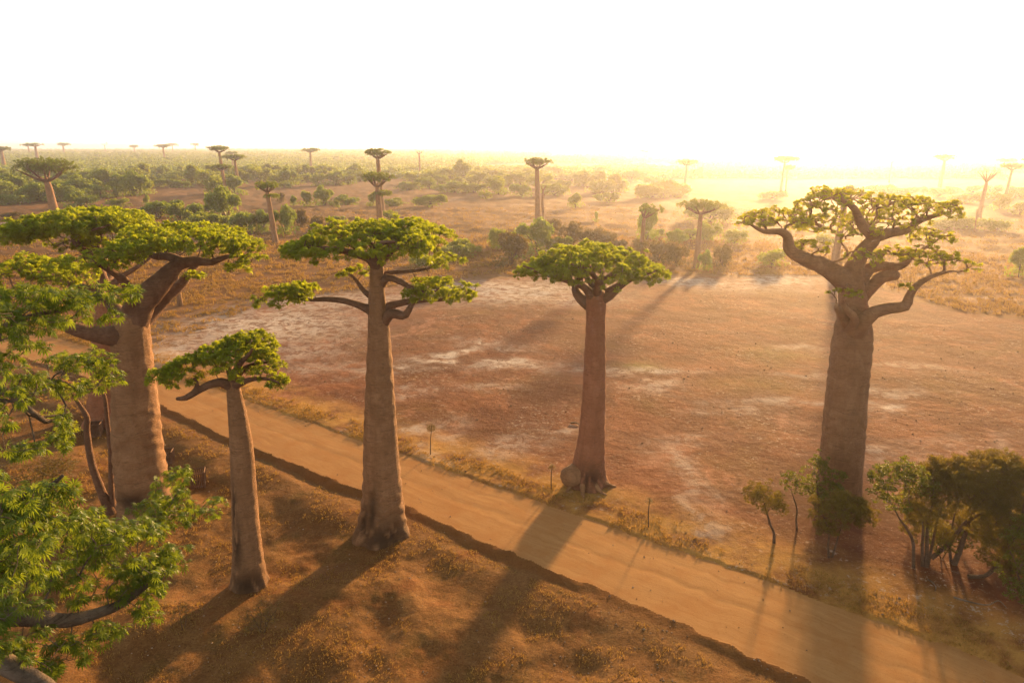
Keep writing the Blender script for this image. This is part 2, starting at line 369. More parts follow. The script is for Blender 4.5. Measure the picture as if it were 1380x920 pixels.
# ------------------------------------------------------------------ geometry builders
def tube_arrays(P, Rr, n=8, wob=0.0, twist=0):
    P = np.asarray(P, float); Rr = np.asarray(Rr, float)
    T = np.gradient(P, axis=0); T /= np.linalg.norm(T, axis=1)[:, None] + 1e-9
    up = np.array([0, 0, 1.0]) if abs(T[0][2]) < .9 else np.array([0, 1.0, 0])
    Us = []; u = np.cross(up, T[0]); u /= np.linalg.norm(u) + 1e-9
    for tt in T:
        u = u - tt * u.dot(tt); u /= np.linalg.norm(u) + 1e-9; Us.append(u)
    U = np.array(Us); W = np.cross(T, U)
    a = np.arange(n) / n * 2 * math.pi
    ca, sa = np.cos(a), np.sin(a)
    rad = Rr[:, None] * np.ones(n)[None]
    if wob: rad = rad * (1 + wob * (rng.random((len(P), n)) - .5))
    V = P[:, None] + rad[..., None] * (U[:, None] * ca[None, :, None] + W[:, None] * sa[None, :, None])
    k = len(P); I = np.arange(k * n).reshape(k, n); J = np.roll(I, -1, 1)
    F = np.stack([I[:-1], J[:-1], J[1:], I[1:]], -1).reshape(-1, 4)
    # end cap: collapse into a centre point (as a ring of quads is not needed for thin ends)
    V = V.reshape(-1, 3)
    tip = P[-1] + T[-1] * Rr[-1] * .6
    V = np.vstack([V, tip]); ti = len(V) - 1
    last = I[-1]; cap = np.stack([last, np.roll(last, -1), np.full(n, ti), np.full(n, ti)], -1)[::1]
    # quads with a doubled corner are avoided: pair the cap's corners two by two
    cap = np.array([[last[i], last[(i + 1) % n], last[(i + 2) % n], ti] for i in range(0, n, 2)])
    return V, np.vstack([F, cap])

class Acc:
    def __init__(s): s.V, s.F, s.A, s.n = [], [], [], 0
    def add(s, V, F, a=None):
        V = np.asarray(V, float); s.V.append(V); s.F.append(np.asarray(F) + s.n); s.n += len(V)
        s.A.append(np.zeros(len(V)) if a is None else np.broadcast_to(np.asarray(a, float), (len(V),)))
    def mesh(s, name, org, an='tint', smooth=False):
        return mesh_np(name, np.vstack(s.V) - np.asarray(org), np.vstack(s.F), {an: np.concatenate(s.A)}, smooth)

def spline(pts, step):
    P = np.array(pts, float)
    if len(P) == 2: P = np.vstack([P[0], P.mean(0), P[1]])
    Q = np.vstack([2 * P[0] - P[1], P, 2 * P[-1] - P[-2]]); out = []
    for i in range(1, len(Q) - 2):
        p0, p1, p2, p3 = Q[i - 1:i + 3]; n = max(2, int(np.linalg.norm(p2[:3] - p1[:3]) / step))
        for k in range(n):
            t = k / n; out.append(.5 * ((2 * p1) + (-p0 + p2) * t + (2 * p0 - 5 * p1 + 4 * p2 - p3) * t * t + (-p0 + 3 * p1 - 3 * p2 + p3) * t ** 3))
    out.append(Q[-2]); return np.array(out)

class Skel:
    """limb skeleton: explicit limbs, then twigs grown to target points"""
    def __init__(s, step=.4): s.P, s.par, s.R, s.step, s.L, s.limb_of = [], [], [], step, [], []
    def limb(s, pts, radii, parent=-1, step=None):
        X = spline(np.column_stack([np.array(pts, float), radii]), step or s.step)
        p = parent; 
        for q in X:
            s.P.append(q[:3]); s.par.append(p); s.R.append(max(q[3], .008)); s.L.append(0 if p < 0 else s.L[p] + s.step); p = len(s.P) - 1
        return p
    def grow(s, targets, tip_r=.02, jit=.12, pen=.25, rise=.15):
        T = np.asarray(targets, float); N0 = len(s.P)
        P = np.array(s.P); d0 = np.array([np.min(np.linalg.norm(P - q, axis=1)) for q in T])
        tips = []
        cap = 200000
        buf = np.zeros((max(2000, len(T) * 14 + N0), 3)); buf[:N0] = P; L = np.zeros(len(buf)); L[:N0] = s.L; n = N0
        for k in np.argsort(d0):
            q = T[k]; d = np.linalg.norm(buf[:n] - q, axis=1); j = int(np.argmin(d + pen * L[:n])); dist = d[j]
            m = max(1, int(math.ceil(dist / s.step))); a = buf[j].copy(); prev = j
            g = s.par[j]; dirn = (a - s.P[g]) if g >= 0 else np.array([0, 0, 1.0]); dirn = dirn / (np.linalg.norm(dirn) + 1e-9)
            c = a + dirn * dist * .35 + np.array([0, 0, rise * dist])
            for i in range(1, m + 1):
                t = i / m; x = (1 - t) ** 2 * a + 2 * t * (1 - t) * c + t * t * q
                if i < m: x = x + rng.normal(0, jit * s.step, 3)
                if n >= len(buf): break
                s.P.append(x); s.par.append(prev); s.R.append(0); buf[n] = x; L[n] = L[prev] + dist / m; s.L.append(L[n]); prev = n; n += 1
            tips.append(prev)
        s.tips = tips; s.N0 = N0; s.tip_r = tip_r
        # pipe model for grown nodes
        acc = np.zeros(n)
        has = np.zeros(n, bool)
        for i in range(n - 1, -1, -1):
            if acc[i] == 0: acc[i] = tip_r ** 2.3
            r = acc[i] ** (1 / 2.3)
            if i >= N0: s.R[i] = r
            p = s.par[i]
            if p >= 0 and i >= N0: acc[p] += acc[i]
        # a grown twig is never thicker than the limb it leaves
        for i in range(N0, n):
            p = s.par[i]
            if s.R[i] > s.R[p]: s.R[i] = s.R[p] * .97
    def meshes(s, first=0):
        """one Acc per explicit limb (list of (start,end)) is made by the caller through chains()"""
        n = len(s.P); kids = [[] for _ in range(n)]
        for i, p in enumerate(s.par):
            if p >= 0: kids[p].append(i)
        chains = []; stack = [(i, None) for i in range(n) if s.par[i] < 0]
        while stack:
            i, fr = stack.pop(); ch = ([fr] if fr is not None else []) + [i]
            while kids[i]:
                ks = sorted(kids[i], key=lambda k: -s.R[k]); nx = ks[0]
                for k in ks[1:]: stack.append((k, i))
                i = nx; ch.append(i)
            chains.append(ch)
        return chains

def leaf_fans(C, D, count, spread, llen, lwid, nleaflets=5, droop=.35, up=.5):
    """palmate leaves round each tip: C tip points, D tip directions; returns V, F, tint"""
    n = len(C) * count
    c = np.repeat(C, count, 0); d = np.repeat(D, count, 0)
    rv = rng.normal(0, 1, (n, 3)); rv /= np.linalg.norm(rv, axis=1)[:, None]
    d = d * .5 + rv * .9 + np.array([0, 0, up]); d /= np.linalg.norm(d, axis=1)[:, None]
    base = c + d * (spread * (.25 + .75 * rng.random((n, 1)) ** .6)) * np.array([1, 1, .75])
    # leaf axis and plane
    ax = d + rng.normal(0, .35, (n, 3)); ax[:, 2] -= droop; ax /= np.linalg.norm(ax, axis=1)[:, None]
    upv = np.array([0, 0, 1.0]) + rng.normal(0, .35, (n, 3))
    sd = np.cross(ax, upv); sd /= np.linalg.norm(sd, axis=1)[:, None] + 1e-9
    nrm = np.cross(sd, ax)
    k = nleaflets
    th = np.linspace(-1.9, 1.9, k) if k > 1 else np.zeros(1)
    ct, st = np.cos(th), np.sin(th)
    dirs = ax[:, None] * ct[None, :, None] + sd[:, None] * st[None, :, None] - nrm[:, None] * .22
    dirs = dirs / np.linalg.norm(dirs, axis=2)[..., None]
    wid = np.cross(dirs, nrm[:, None]); wid /= np.linalg.norm(wid, axis=2)[..., None] + 1e-9
    s = (.7 + .6 * rng.random((n, 1, 1))) * llen * (1 - .3 * np.abs(th)[None, :, None] / 2)
    b0 = base[:, None] + dirs * s * .05; tip = base[:, None] + dirs * s - np.array([0, 0, 1.0]) * s * .18
    mid = base[:, None] + dirs * s * .5 + nrm[:, None] * s * .05
    w = wid * s * (lwid / llen) * .5
    V = np.stack([b0, mid + w, tip, mid - w], 2).reshape(-1, 3)
    F = np.arange(n * k * 4).reshape(-1, 4)
    tint = np.repeat(rng.random(n), k * 4)
    return V, F, tint

def pad_targets(pads, spacing, fill=.35, gap=.34):
    """points over the upper shell (and partly inside) of flat elliptical canopy pads: (centre, rx, ry, rz)"""
    pts = []; drop = rng.random() * 50
    for c, rx, ry, rz in pads:
        n = int(math.pi * rx * ry / spacing ** 2 * 1.0) + 3
        ok = 0; tries = 0
        while ok < n and tries < n * 6:
            tries += 1
            a = rng.random() * 2 * math.pi; r = math.sqrt(rng.random()); x, y = r * math.cos(a), r * math.sin(a)
            x *= 1 + .18 * math.sin(3 * a + c[0]); y *= 1 + .18 * math.sin(2 * a + c[1] * 2)
            z = math.sqrt(max(0, 1 - min(1, r * r))) * (1 if rng.random() > fill else rng.uniform(-.5, .8))
            q = np.array([c[0] + x * rx, c[1] + y * ry, c[2] + z * rz + rng.normal(0, .22 * rz)])
            if fbm(np.array([q[0] / (spacing * 2.6) + drop]), np.array([(q[1] + q[2]) / (spacing * 2.6)]), 7, 2)[0] < gap: ok += .6; continue
            if pts and np.min(((np.array(pts[-400:]) - q) ** 2).sum(1)) < (spacing * .62) ** 2: continue
            pts.append(q); ok += 1
    return np.array(pts)

def trunk_mesh(path, radii, org, n=48, step=.16, flare=.0, lobes=5, seed=0, scars=(), fold=.02, top_round=True):
    X = spline(np.column_stack([np.array(path, float), radii]), step); P, Rr = X[:, :3], X[:, 3]
    k = len(P); a = np.arange(n) / n * 2 * math.pi
    z = P[:, 2] - P[0, 2]; Hh = z[-1]
    A, Z = np.meshgrid(a, z)
    RAD = np.repeat(Rr[:, None], n, 1)
    per = lambda fx, fz, s: fbm((np.cos(A) * fx + 31), (np.sin(A) * fx + Z * fz + 13), s, 3) - .5
    RAD *= 1 + .09 * per(1.1, .12, seed + 1) + .05 * per(3, .5, seed + 2)
    RAD *= 1 + fold * np.sin(Z * 5.2 + 2.2 * per(1.2, .4, seed + 9) * 6) * (.4 + vnoise(Z * .45, A * 0 + seed, 5))
    ph = seed * 1.7
    fl = flare * np.exp(-Z / (Hh * .06 + .3))
    RAD *= 1 + fl * (.55 + .6 * np.abs(np.sin(A * lobes / 2 + ph)) ** 1.5 + .5 * per(4, .9, seed + 4))
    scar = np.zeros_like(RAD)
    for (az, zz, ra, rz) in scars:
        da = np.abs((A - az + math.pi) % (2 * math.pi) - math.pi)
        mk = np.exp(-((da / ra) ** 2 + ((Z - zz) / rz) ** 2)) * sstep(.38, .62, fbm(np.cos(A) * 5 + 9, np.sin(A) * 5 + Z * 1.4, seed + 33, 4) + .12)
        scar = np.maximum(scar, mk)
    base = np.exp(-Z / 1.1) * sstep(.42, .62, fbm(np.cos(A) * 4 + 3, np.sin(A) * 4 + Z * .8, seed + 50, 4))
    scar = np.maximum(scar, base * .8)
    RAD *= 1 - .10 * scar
    V = np.stack([P[:, 0][:, None] + RAD * np.cos(A), P[:, 1][:, None] + RAD * np.sin(A), np.repeat(P[:, 2][:, None], n, 1)], -1)
    I = np.arange(k * n).reshape(k, n); J = np.roll(I, -1, 1)
    F = np.stack([I[:-1], J[:-1], J[1:], I[1:]], -1).reshape(-1, 4); V = V.reshape(-1, 3)
    tip = P[-1] + np.array([0, 0, Rr[-1] * .5]); V = np.vstack([V, tip]); ti = len(V) - 1; l = I[-1]
    F = np.vstack([F, [[l[i], l[(i + 1) % n], l[(i + 2) % n], ti] for i in range(0, n, 2)]])
    return mesh_np('trunk', V - np.asarray(org), F, {'scar': np.append(scar.ravel(), 0)}, smooth=True)

def tips_dirs(sk):
    C = np.array([sk.P[i] for i in sk.tips]); Q = np.array([sk.P[sk.par[i]] if sk.par[i] >= 0 else sk.P[i] for i in sk.tips])
    D = C - Q; D /= np.linalg.norm(D, axis=1)[:, None] + 1e-9; return C, D

def limb_objects(sk, root, org, mat, name='limb', sides=(10, 6, 4), minr=0.0):
    """every explicit limb with the twigs grown on it becomes one mesh"""
    chains = sk.meshes(); owner = {}
    accs = {}
    start = sk.limb_of
    for ch in chains:
        o = start[ch[-1]] if ch[-1] < len(start) else None
        i = ch[-1]
        while i >= sk.N0: i = sk.par[i]
        head = ch[1] if len(ch) > 1 else ch[0]
        key = start[head] if head < sk.N0 else start[i]
        P = np.array([sk.P[j] for j in ch]); Rr = np.array([sk.R[j] for j in ch])
        if len(ch) > 1 and head >= sk.N0: Rr[0] = Rr[1]
        if len(P) < 2 or Rr.max() < minr: continue
        n = sides[0] if Rr.max() > .18 else sides[1] if Rr.max() > .06 else sides[2]
        V, F = tube_arrays(P, Rr, n, wob=.10 if n > 4 else 0)
        accs.setdefault(key, Acc()).add(V, F)
    for key in sorted(accs):
        link(name, accs[key].mesh(name, org, 'scar', smooth=True), mat, root)
# ------------------------------------------------------------------ near baobabs, authored on the vertical plane through their foot
def skel_limb(sk, pts, lid, y0, parent=None):
    """pts: (px, py, dy, radius m)"""
    W = [ATY(p[0], p[1], y0 + p[2]) for p in pts]; Rr = [p[3] for p in pts]
    n0 = len(sk.P); par = -1
    if parent is not None:
        P = np.array(sk.P); m = np.array([sk.limb_of[i] == parent for i in range(n0)])
        d = np.linalg.norm(P - W[0], axis=1); d[~m] = 1e9; par = int(np.argmin(d)); W[0] = P[par]
    sk.limb(W, Rr, par); sk.limb_of += [lid] * (len(sk.P) - n0)

def px_pads(pads, y0):
    out = []
    for p in pads:
        px, py, dy, rx, rz = p[:5]; c = ATY(px, py, y0 + dy); s = depth_of(c) / FPX
        ry = p[5] if len(p) > 5 else rx * s * .9
        out.append((c, rx * s, ry, rz * s))
    return out

def baobab(label, base_px, trunk, limbs, pads, leaf='leaf', bark='bark', limb_bark='bark_limb', spacing=.6, count=24, llen=.21, lwid=.085,
           spread=.30, flare=.35, scars=(), seed=1, step=.4, tip_r=.018, up=.5, droop=.35, nl=5, name='baobab_tree', cat='tree', n=56, group=None, extra=None, pen=.22, fold=.02):
    base = GP(*base_px); base[2] -= .25; y0 = base[1]; org = base
    root = thing(name, org, label, cat, group)
    X = [ATY(px, py, y0) for px, py, w in trunk]; s0 = depth_of(base) / FPX
    off = math.cos(math.atan2(base[0], base[1]))       # a cylinder seen off the axis looks wider
    Rr = [w * .5 * depth_of(x) / FPX * off * .97 for x, (px, py, w) in zip(X, trunk)]
    X[0] = base.copy()
    me = trunk_mesh(X, Rr, org, n=n, flare=flare, seed=seed, scars=scars, fold=fold)
    link('trunk', me, M[bark], root)
    sk = Skel(step); sk.limb_of = []
    for i, L in enumerate(limbs):
        par = None
        if isinstance(L, dict): par = L['on']; lid = par; L = L['pts']
        else: lid = i
        skel_limb(sk, L, lid, y0, par)
    if pads:
        T = pad_targets(px_pads(pads, y0), spacing)
        sk.grow(T, tip_r=tip_r, pen=pen)
        C, D = tips_dirs(sk)
        V, F, tint = leaf_fans(C, D, count, spread, llen, lwid, nl, droop, up)
        # clumps differ in tone
        cl = np.repeat(rng.random(len(C)), count * nl * 4) * .6 + tint * .4
        link('foliage', mesh_np('foliage', V - org, F, {'tint': cl}), M[leaf], root)
    else: sk.N0 = len(sk.P); sk.tips = []
    limb_objects(sk, root, org, M[limb_bark])
    if extra: extra(root, org, y0)
    return root

def blob_mesh(name, c, rx, ry, rz, org, seed, amp=.2, n=24):
    u = np.linspace(0, 2 * math.pi, n, endpoint=False); v = np.linspace(-math.pi / 2, math.pi / 2, n // 2 + 1)
    U, Vv = np.meshgrid(u, v); X, Y, Z = np.cos(Vv) * np.cos(U), np.cos(Vv) * np.sin(U), np.sin(Vv)
    r = 1 + amp * (fbm(X * 1.6 + 5 + Z, Y * 1.6 + 7 - Z, seed, 3) - .5) * 2
    P = np.stack([c[0] + X * rx * r, c[1] + Y * ry * r, c[2] + Z * rz * r], -1)
    k = P.shape[0]; I = np.arange(k * n).reshape(k, n); J = np.roll(I, -1, 1)
    return mesh_np(name, P.reshape(-1, 3) - org, np.stack([I[:-1], J[:-1], J[1:], I[1:]], -1).reshape(-1, 4), {'scar': np.zeros(k * n)}, True)

# --- the slender flat-topped tree beyond the road
def t3_extra(root, org, y0):
    c = ATY(771, 641, y0 - .6); link('burl', blob_mesh('burl', c, 1.0, .9, 1.0, org, 3, .25), M['bark'], root)
    for a, l in ((-2.0, 1.9), (-1.25, 1.7), (-.5, 1.6), (-2.7, 1.6), (.3, 1.3)):
        p = []; 
        for k in range(6):
            t = k / 5; d = .9 + l * t; x, y = org[0] + math.cos(a + .25 * t) * d, org[1] + math.sin(a + .25 * t) * d
            p.append((x, y, gh(x, y) + .75 * (1 - t) ** 1.7 + .0))
        V, F = tube_arrays(p, np.linspace(.34, .06, 6), 8, .15); link('root', mesh_np('root', V - org, F, {'scar': np.zeros(len(V))}, True), M['bark'], root)
baobab('reddish baobab with one flat umbrella crown, just beyond the dirt road, burl at its foot', (791, 650),
       [(791, 650, 50), (793, 625, 43), (797, 590, 37), (800, 540, 33), (802, 480, 30), (803, 430, 27), (803, 408, 30), (803, 392, 24)],
       [[(800, 415, 0, .55), (783, 402, .3, .42), (775, 390, .6, .30), (778, 378, .8, .22), (790, 368, 1.0, .15)],
        [(800, 402, 0, .5), (786, 386, -1, .28), (757, 376, -1.5, .20), (728, 367, -2, .12), (705, 358, -2, .07)],
        [(803, 398, 0, .5), (806, 384, -1.5, .26), (795, 366, -3, .18), (770, 356, -4.5, .09)],
        [(806, 405, 0, .5), (822, 399, -.5, .34), (836, 386, -.8, .24), (856, 374, -1.5, .16), (882, 366, -2, .08)],
        [(804, 396, 0, .5), (812, 380, 1.0, .28), (828, 368, 2.5, .18), (850, 358, 4, .09)],
        [(802, 396, 0, .5), (796, 380, 1.5, .25), (778, 364, 3.5, .16), (745, 352, 5, .08)],
        [(806, 400, .3, .4), (818, 392, 1.5, .25), (842, 380, .8, .2), (866, 372, 1.0, .12)],
        {'on': 0, 'pts': [(783, 402, .3, .3), (772, 397, -.3, .24), (766, 399, -.5, .18)]}],
       [(800, 361, 0, 72, 22, 5.6), (745, 364, -.5, 48, 9, 3.4), (862, 368, -.4, 34, 11, 3.2), (790, 348, 1.5, 45, 10, 3.5), (838, 350, 1, 28, 9, 2.5), (722, 363, 0, 24, 6, 1.8), (760, 351, 1, 26, 9, 2.2)],
       leaf='leaf', bark='bark_red', seed=3, flare=.30, extra=t3_extra, spacing=.50, count=24, llen=.18, lwid=.075, spread=.25, scars=[(-1.6, 1.2, 1.2, 1.2)])

# --- the tall tree with tiers of side branches on the near side of the road
baobab('tall grey baobab with lower side branches in tiers, at the near road edge', (515, 718),
       [(515, 718, 66), (515, 700, 62), (515, 662, 55), (513, 600, 48), (512, 530, 41), (511, 470, 34), (510, 440, 30), (508, 408, 25), (508, 375, 20), (508, 350, 18), (510, 338, 10)],
       [[(508, 358, 0, .5), (498, 347, -.4, .36), (478, 342, -.8, .26), (452, 336, -1.5, .18), (420, 334, -1.5, .09)],
        [(508, 355, 0, .5), (520, 341, .2, .40), (534, 332, .5, .28), (560, 325, .8, .18), (590, 322, .5, .08)],
        [(508, 350, 0, .4), (505, 337, 1.5, .26), (494, 325, 3, .17), (470, 315, 4.5, .09)],
        [(508, 350, 0, .4), (512, 336, -1.5, .26), (512, 328, -3.5, .17), (530, 326, -5, .09)],
        [(508, 350, 0, .4), (516, 334, 2, .25), (536, 318, 3.8, .15), (560, 308, 5, .08)],
        [(503, 420, 0, .4), (486, 412, -.3, .26), (462, 405, -.6, .21), (437, 403, -.8, .17), (418, 404, -1, .12), (395, 402, -1.2, .07)],
        [(503, 400, 0, .3), (492, 393, .3, .20), (484, 383, .6, .15), (475, 372, .8, .11), (462, 368, 1, .06)],
        [(512, 376, 0, .3), (522, 368, .5, .17), (545, 366, 1.0, .13), (572, 363, 1.5, .10), (595, 355, 2, .05)],
        [(511, 386, 0, .35), (522, 374, -.3, .25), (540, 380, -.8, .20), (560, 390, -1.2, .15), (585, 393, -1.5, .08)],
        [(512, 420, 0, .4), (526, 412, .2, .28), (546, 407, .4, .24), (572, 404, .6, .20), (600, 404, .8, .10)],
        [(515, 436, 0, .45), (526, 423, -.5, .34), (538, 424, -.9, .32), (547, 424, -1, .26), (554, 412, -1, .18), (560, 404, -1, .12)],
        ],
       [(500, 330, 0, 88, 17, 6.0), (425, 338, -.5, 42, 9, 3.4), (560, 324, .3, 50, 14, 4.2), (470, 318, 1.5, 55, 15, 4.2), (540, 312, 1.5, 45, 12, 3.5), (405, 338, 0, 22, 7, 1.8),
        (385, 402, -1.2, 32, 12, 2.4), (405, 393, -1, 22, 8, 1.6), (470, 366, .8, 24, 6, 1.6), (600, 354, 2, 24, 7, 1.8), (590, 392, -.4, 46, 11, 3.0), (560, 392, -.5, 18, 7, 1.5), (615, 400, 0, 20, 8, 1.8)],
       seed=5, flare=.32, spacing=.52, count=24, llen=.18, lwid=.075, spread=.26, fold=.03, scars=[(-1.9, 2.6, .3, 2.2), (-1.3, .8, 1.6, 1.4), (-2.4, 1.6, .4, 2.0)])

# --- the small one left of it
baobab('short baobab with dark ragged crown and scarred trunk, nearest whole tree to the camera', (336, 786),
       [(336, 786, 50), (335, 765, 46), (331, 700, 40), (326, 610, 35), (321, 565, 29), (317, 539, 24), (314, 515, 18), (313, 500, 9)],
       [[(314, 522, 0, .35), (298, 515, -.4, .28), (280, 519, -.8, .24), (262, 529, -1.2, .20), (250, 536, -1.4, .17), (238, 537, -1.5, .10)],
        {'on': 0, 'pts': [(290, 516, -.6, .22), (275, 508, -.6, .15), (255, 500, -.8, .10), (235, 500, -1, .05)]},
        {'on': 0, 'pts': [(262, 529, -1.2, .2), (266, 520, -1.0, .15), (262, 510, -1.0, .08)]},
        [(314, 515, 0, .3), (325, 500, .4, .2), (345, 490, .8, .13), (362, 488, 1, .07)],
        [(314, 512, 0, .3), (308, 495, .8, .2), (295, 482, 1.6, .12), (280, 478, 2, .06)],
        [(314, 512, 0, .3), (322, 492, -1.2, .18), (335, 478, -2.2, .1), (340, 470, -2.8, .05)],
        [(315, 520, 0, .3), (335, 512, -.8, .16), (358, 510, -1.3, .1), (375, 515, -1.5, .05)]],
       [(325, 484, 0, 45, 18, 2.8), (335, 466, .6, 36, 11, 2.0), (262, 497, -.5, 36, 12, 2.0), (228, 510, -1, 22, 11, 1.4), (285, 478, .8, 20, 9, 1.5), (362, 496, .3, 20, 14, 1.6), (372, 514, -1, 13, 7, .9), (270, 514, -.8, 20, 6, 1.0)],
       leaf='leaf', seed=9, spacing=.42, count=26, llen=.16, lwid=.07, spread=.27, step=.3, tip_r=.014, flare=.24,
       scars=[(-2.0, 3.6, .5, 2.2), (-2.2, 6.2, .4, 1.8), (-1.4, .8, 1.5, 1.0)])

# --- the big tree on the left
baobab('massive thick-trunked baobab with heavy spreading limbs, wooden crate beside its foot', (199, 704),
       [(199, 704, 82), (196, 680, 79), (187, 613, 75), (182, 540, 69), (178, 477, 61), (176, 445, 58), (178, 425, 44), (180, 412, 22)],
       [[(180, 440, 0, 1.0), (190, 408, 0, .95), (208, 390, .2, .85), (226, 371, .4, .66), (240, 357, .5, .46), (262, 352, .3, .34), (285, 353, 0, .25), (306, 346, 0, .16), (330, 345, 0, .08)],
        {'on': 0, 'pts': [(224, 374, .4, .5), (245, 384, -.8, .40), (266, 388, -1.4, .34), (285, 381, -1.6, .25), (303, 370, -1.6, .18), (325, 360, -1.6, .10), (345, 354, -1.6, .05)]},
        {'on': 0, 'pts': [(236, 362, .4, .45), (222, 352, -.8, .34), (205, 347, -1.8, .28), (186, 346, -2.6, .20), (160, 336, -3, .09)]},
        {'on': 0, 'pts': [(245, 356, .4, .4), (228, 346, 1.0, .3), (208, 345, 1.5, .24), (196, 336, 2.4, .16), (180, 325, 3.5, .08)]},
        [(190, 432, .8, .8), (210, 415, 1.5, .50), (228, 397, 2.2, .42), (244, 383, 2.8, .36), (260, 362, 3.6, .25), (276, 345, 4.5, .12)],
        [(172, 452, -.3, 1.0), (140, 452, -1.2, .62), (115, 447, -1.8, .52), (92, 440, -2.2, .44), (72, 430, -2.4, .30), (50, 415, -2.5, .18), (30, 398, -2.4, .09)],
        {'on': 5, 'pts': [(140, 450, -1.2, .5), (120, 437, -.4, .40), (104, 430, .4, .32), (85, 415, 1.2, .22), (62, 390, 2, .13), (48, 375, 2, .08)]},
        [(174, 440, .5, .9), (150, 410, 2.0, .42), (128, 392, 3.0, .33), (100, 384, 4.0, .25), (72, 376, 5, .16), (40, 364, 5, .08)],
        [(178, 425, 0, .8), (176, 400, -1, .4), (168, 380, -2.2, .3), (150, 366, -3.2, .2), (130, 356, -4, .1)]],
       [(265, 325, 0, 72, 11, 4.6), (228, 316, 3, 62, 10, 3.8), (315, 337, -.5, 36, 8, 2.6), (340, 350, -1.3, 16, 5, 1.2), (185, 335, -2, 45, 9, 2.6), (165, 352, -3, 24, 8, 1.8),
        (55, 366, 3, 50, 13, 3.5), (28, 362, 1, 36, 12, 3.0), (88, 372, 1, 40, 10, 2.8), (120, 356, -3, 36, 11, 2.6), (30, 398, -1.5, 28, 10, 2.4), (318, 362, -1.4, 14, 5, 1.0), (262, 372, 1.5, 10, 5, .9)],
       seed=12, spacing=.56, count=22, flare=.2, llen=.19, lwid=.08, spread=.27, fold=.025, n=72, leaf='leaf', scars=[(-1.6, 3.0, .8, .8), (-1.5, .5, 1.5, .8)])

baobab('reddish baobab half hidden behind the massive one, flat crown above the road bend', (140, 566),
       [(140, 566, 52), (141, 520, 46), (143, 470, 42), (143, 420, 34), (143, 392, 24), (141, 380, 14)],
       [[(143, 395, 0, .7), (136, 370, 0, .48), (124, 346, 0, .42), (108, 334, -.3, .36), (100, 322, -.5, .30), (99, 312, -.5, .18), (92, 303, -.5, .08)],
        {'on': 0, 'pts': [(110, 335, -.3, .3), (92, 322, -1.5, .2), (65, 314, -2.5, .14), (40, 306, -3, .07)]},
        {'on': 0, 'pts': [(124, 346, 0, .3), (140, 330, 1.5, .2), (160, 318, 2.5, .12), (180, 308, 3, .06)]},
        [(143, 392, 0, .5), (165, 372, .5, .3), (185, 360, 1, .2), (205, 345, 1.5, .1)],
        [(143, 390, 0, .5), (148, 368, 2.5, .3), (130, 340, 4.5, .2), (80, 318, 6, .1)],
        {'on': 0, 'pts': [(100, 322, -.5, .25), (118, 312, -2.5, .16), (140, 306, -4, .08)]}],
       [(110, 306, 0, 78, 16, 6.0), (60, 308, -1, 42, 11, 4.5), (155, 306, 1, 42, 11, 4.5), (120, 294, 3, 60, 8, 4.5), (40, 322, 0, 24, 9, 2.5), (190, 336, 1.5, 26, 8, 2.5), (130, 330, 2, 40, 8, 3)],
       bark='bark_red', seed=17, spacing=.62, count=24, llen=.26, lwid=.11, spread=.42, n=40)

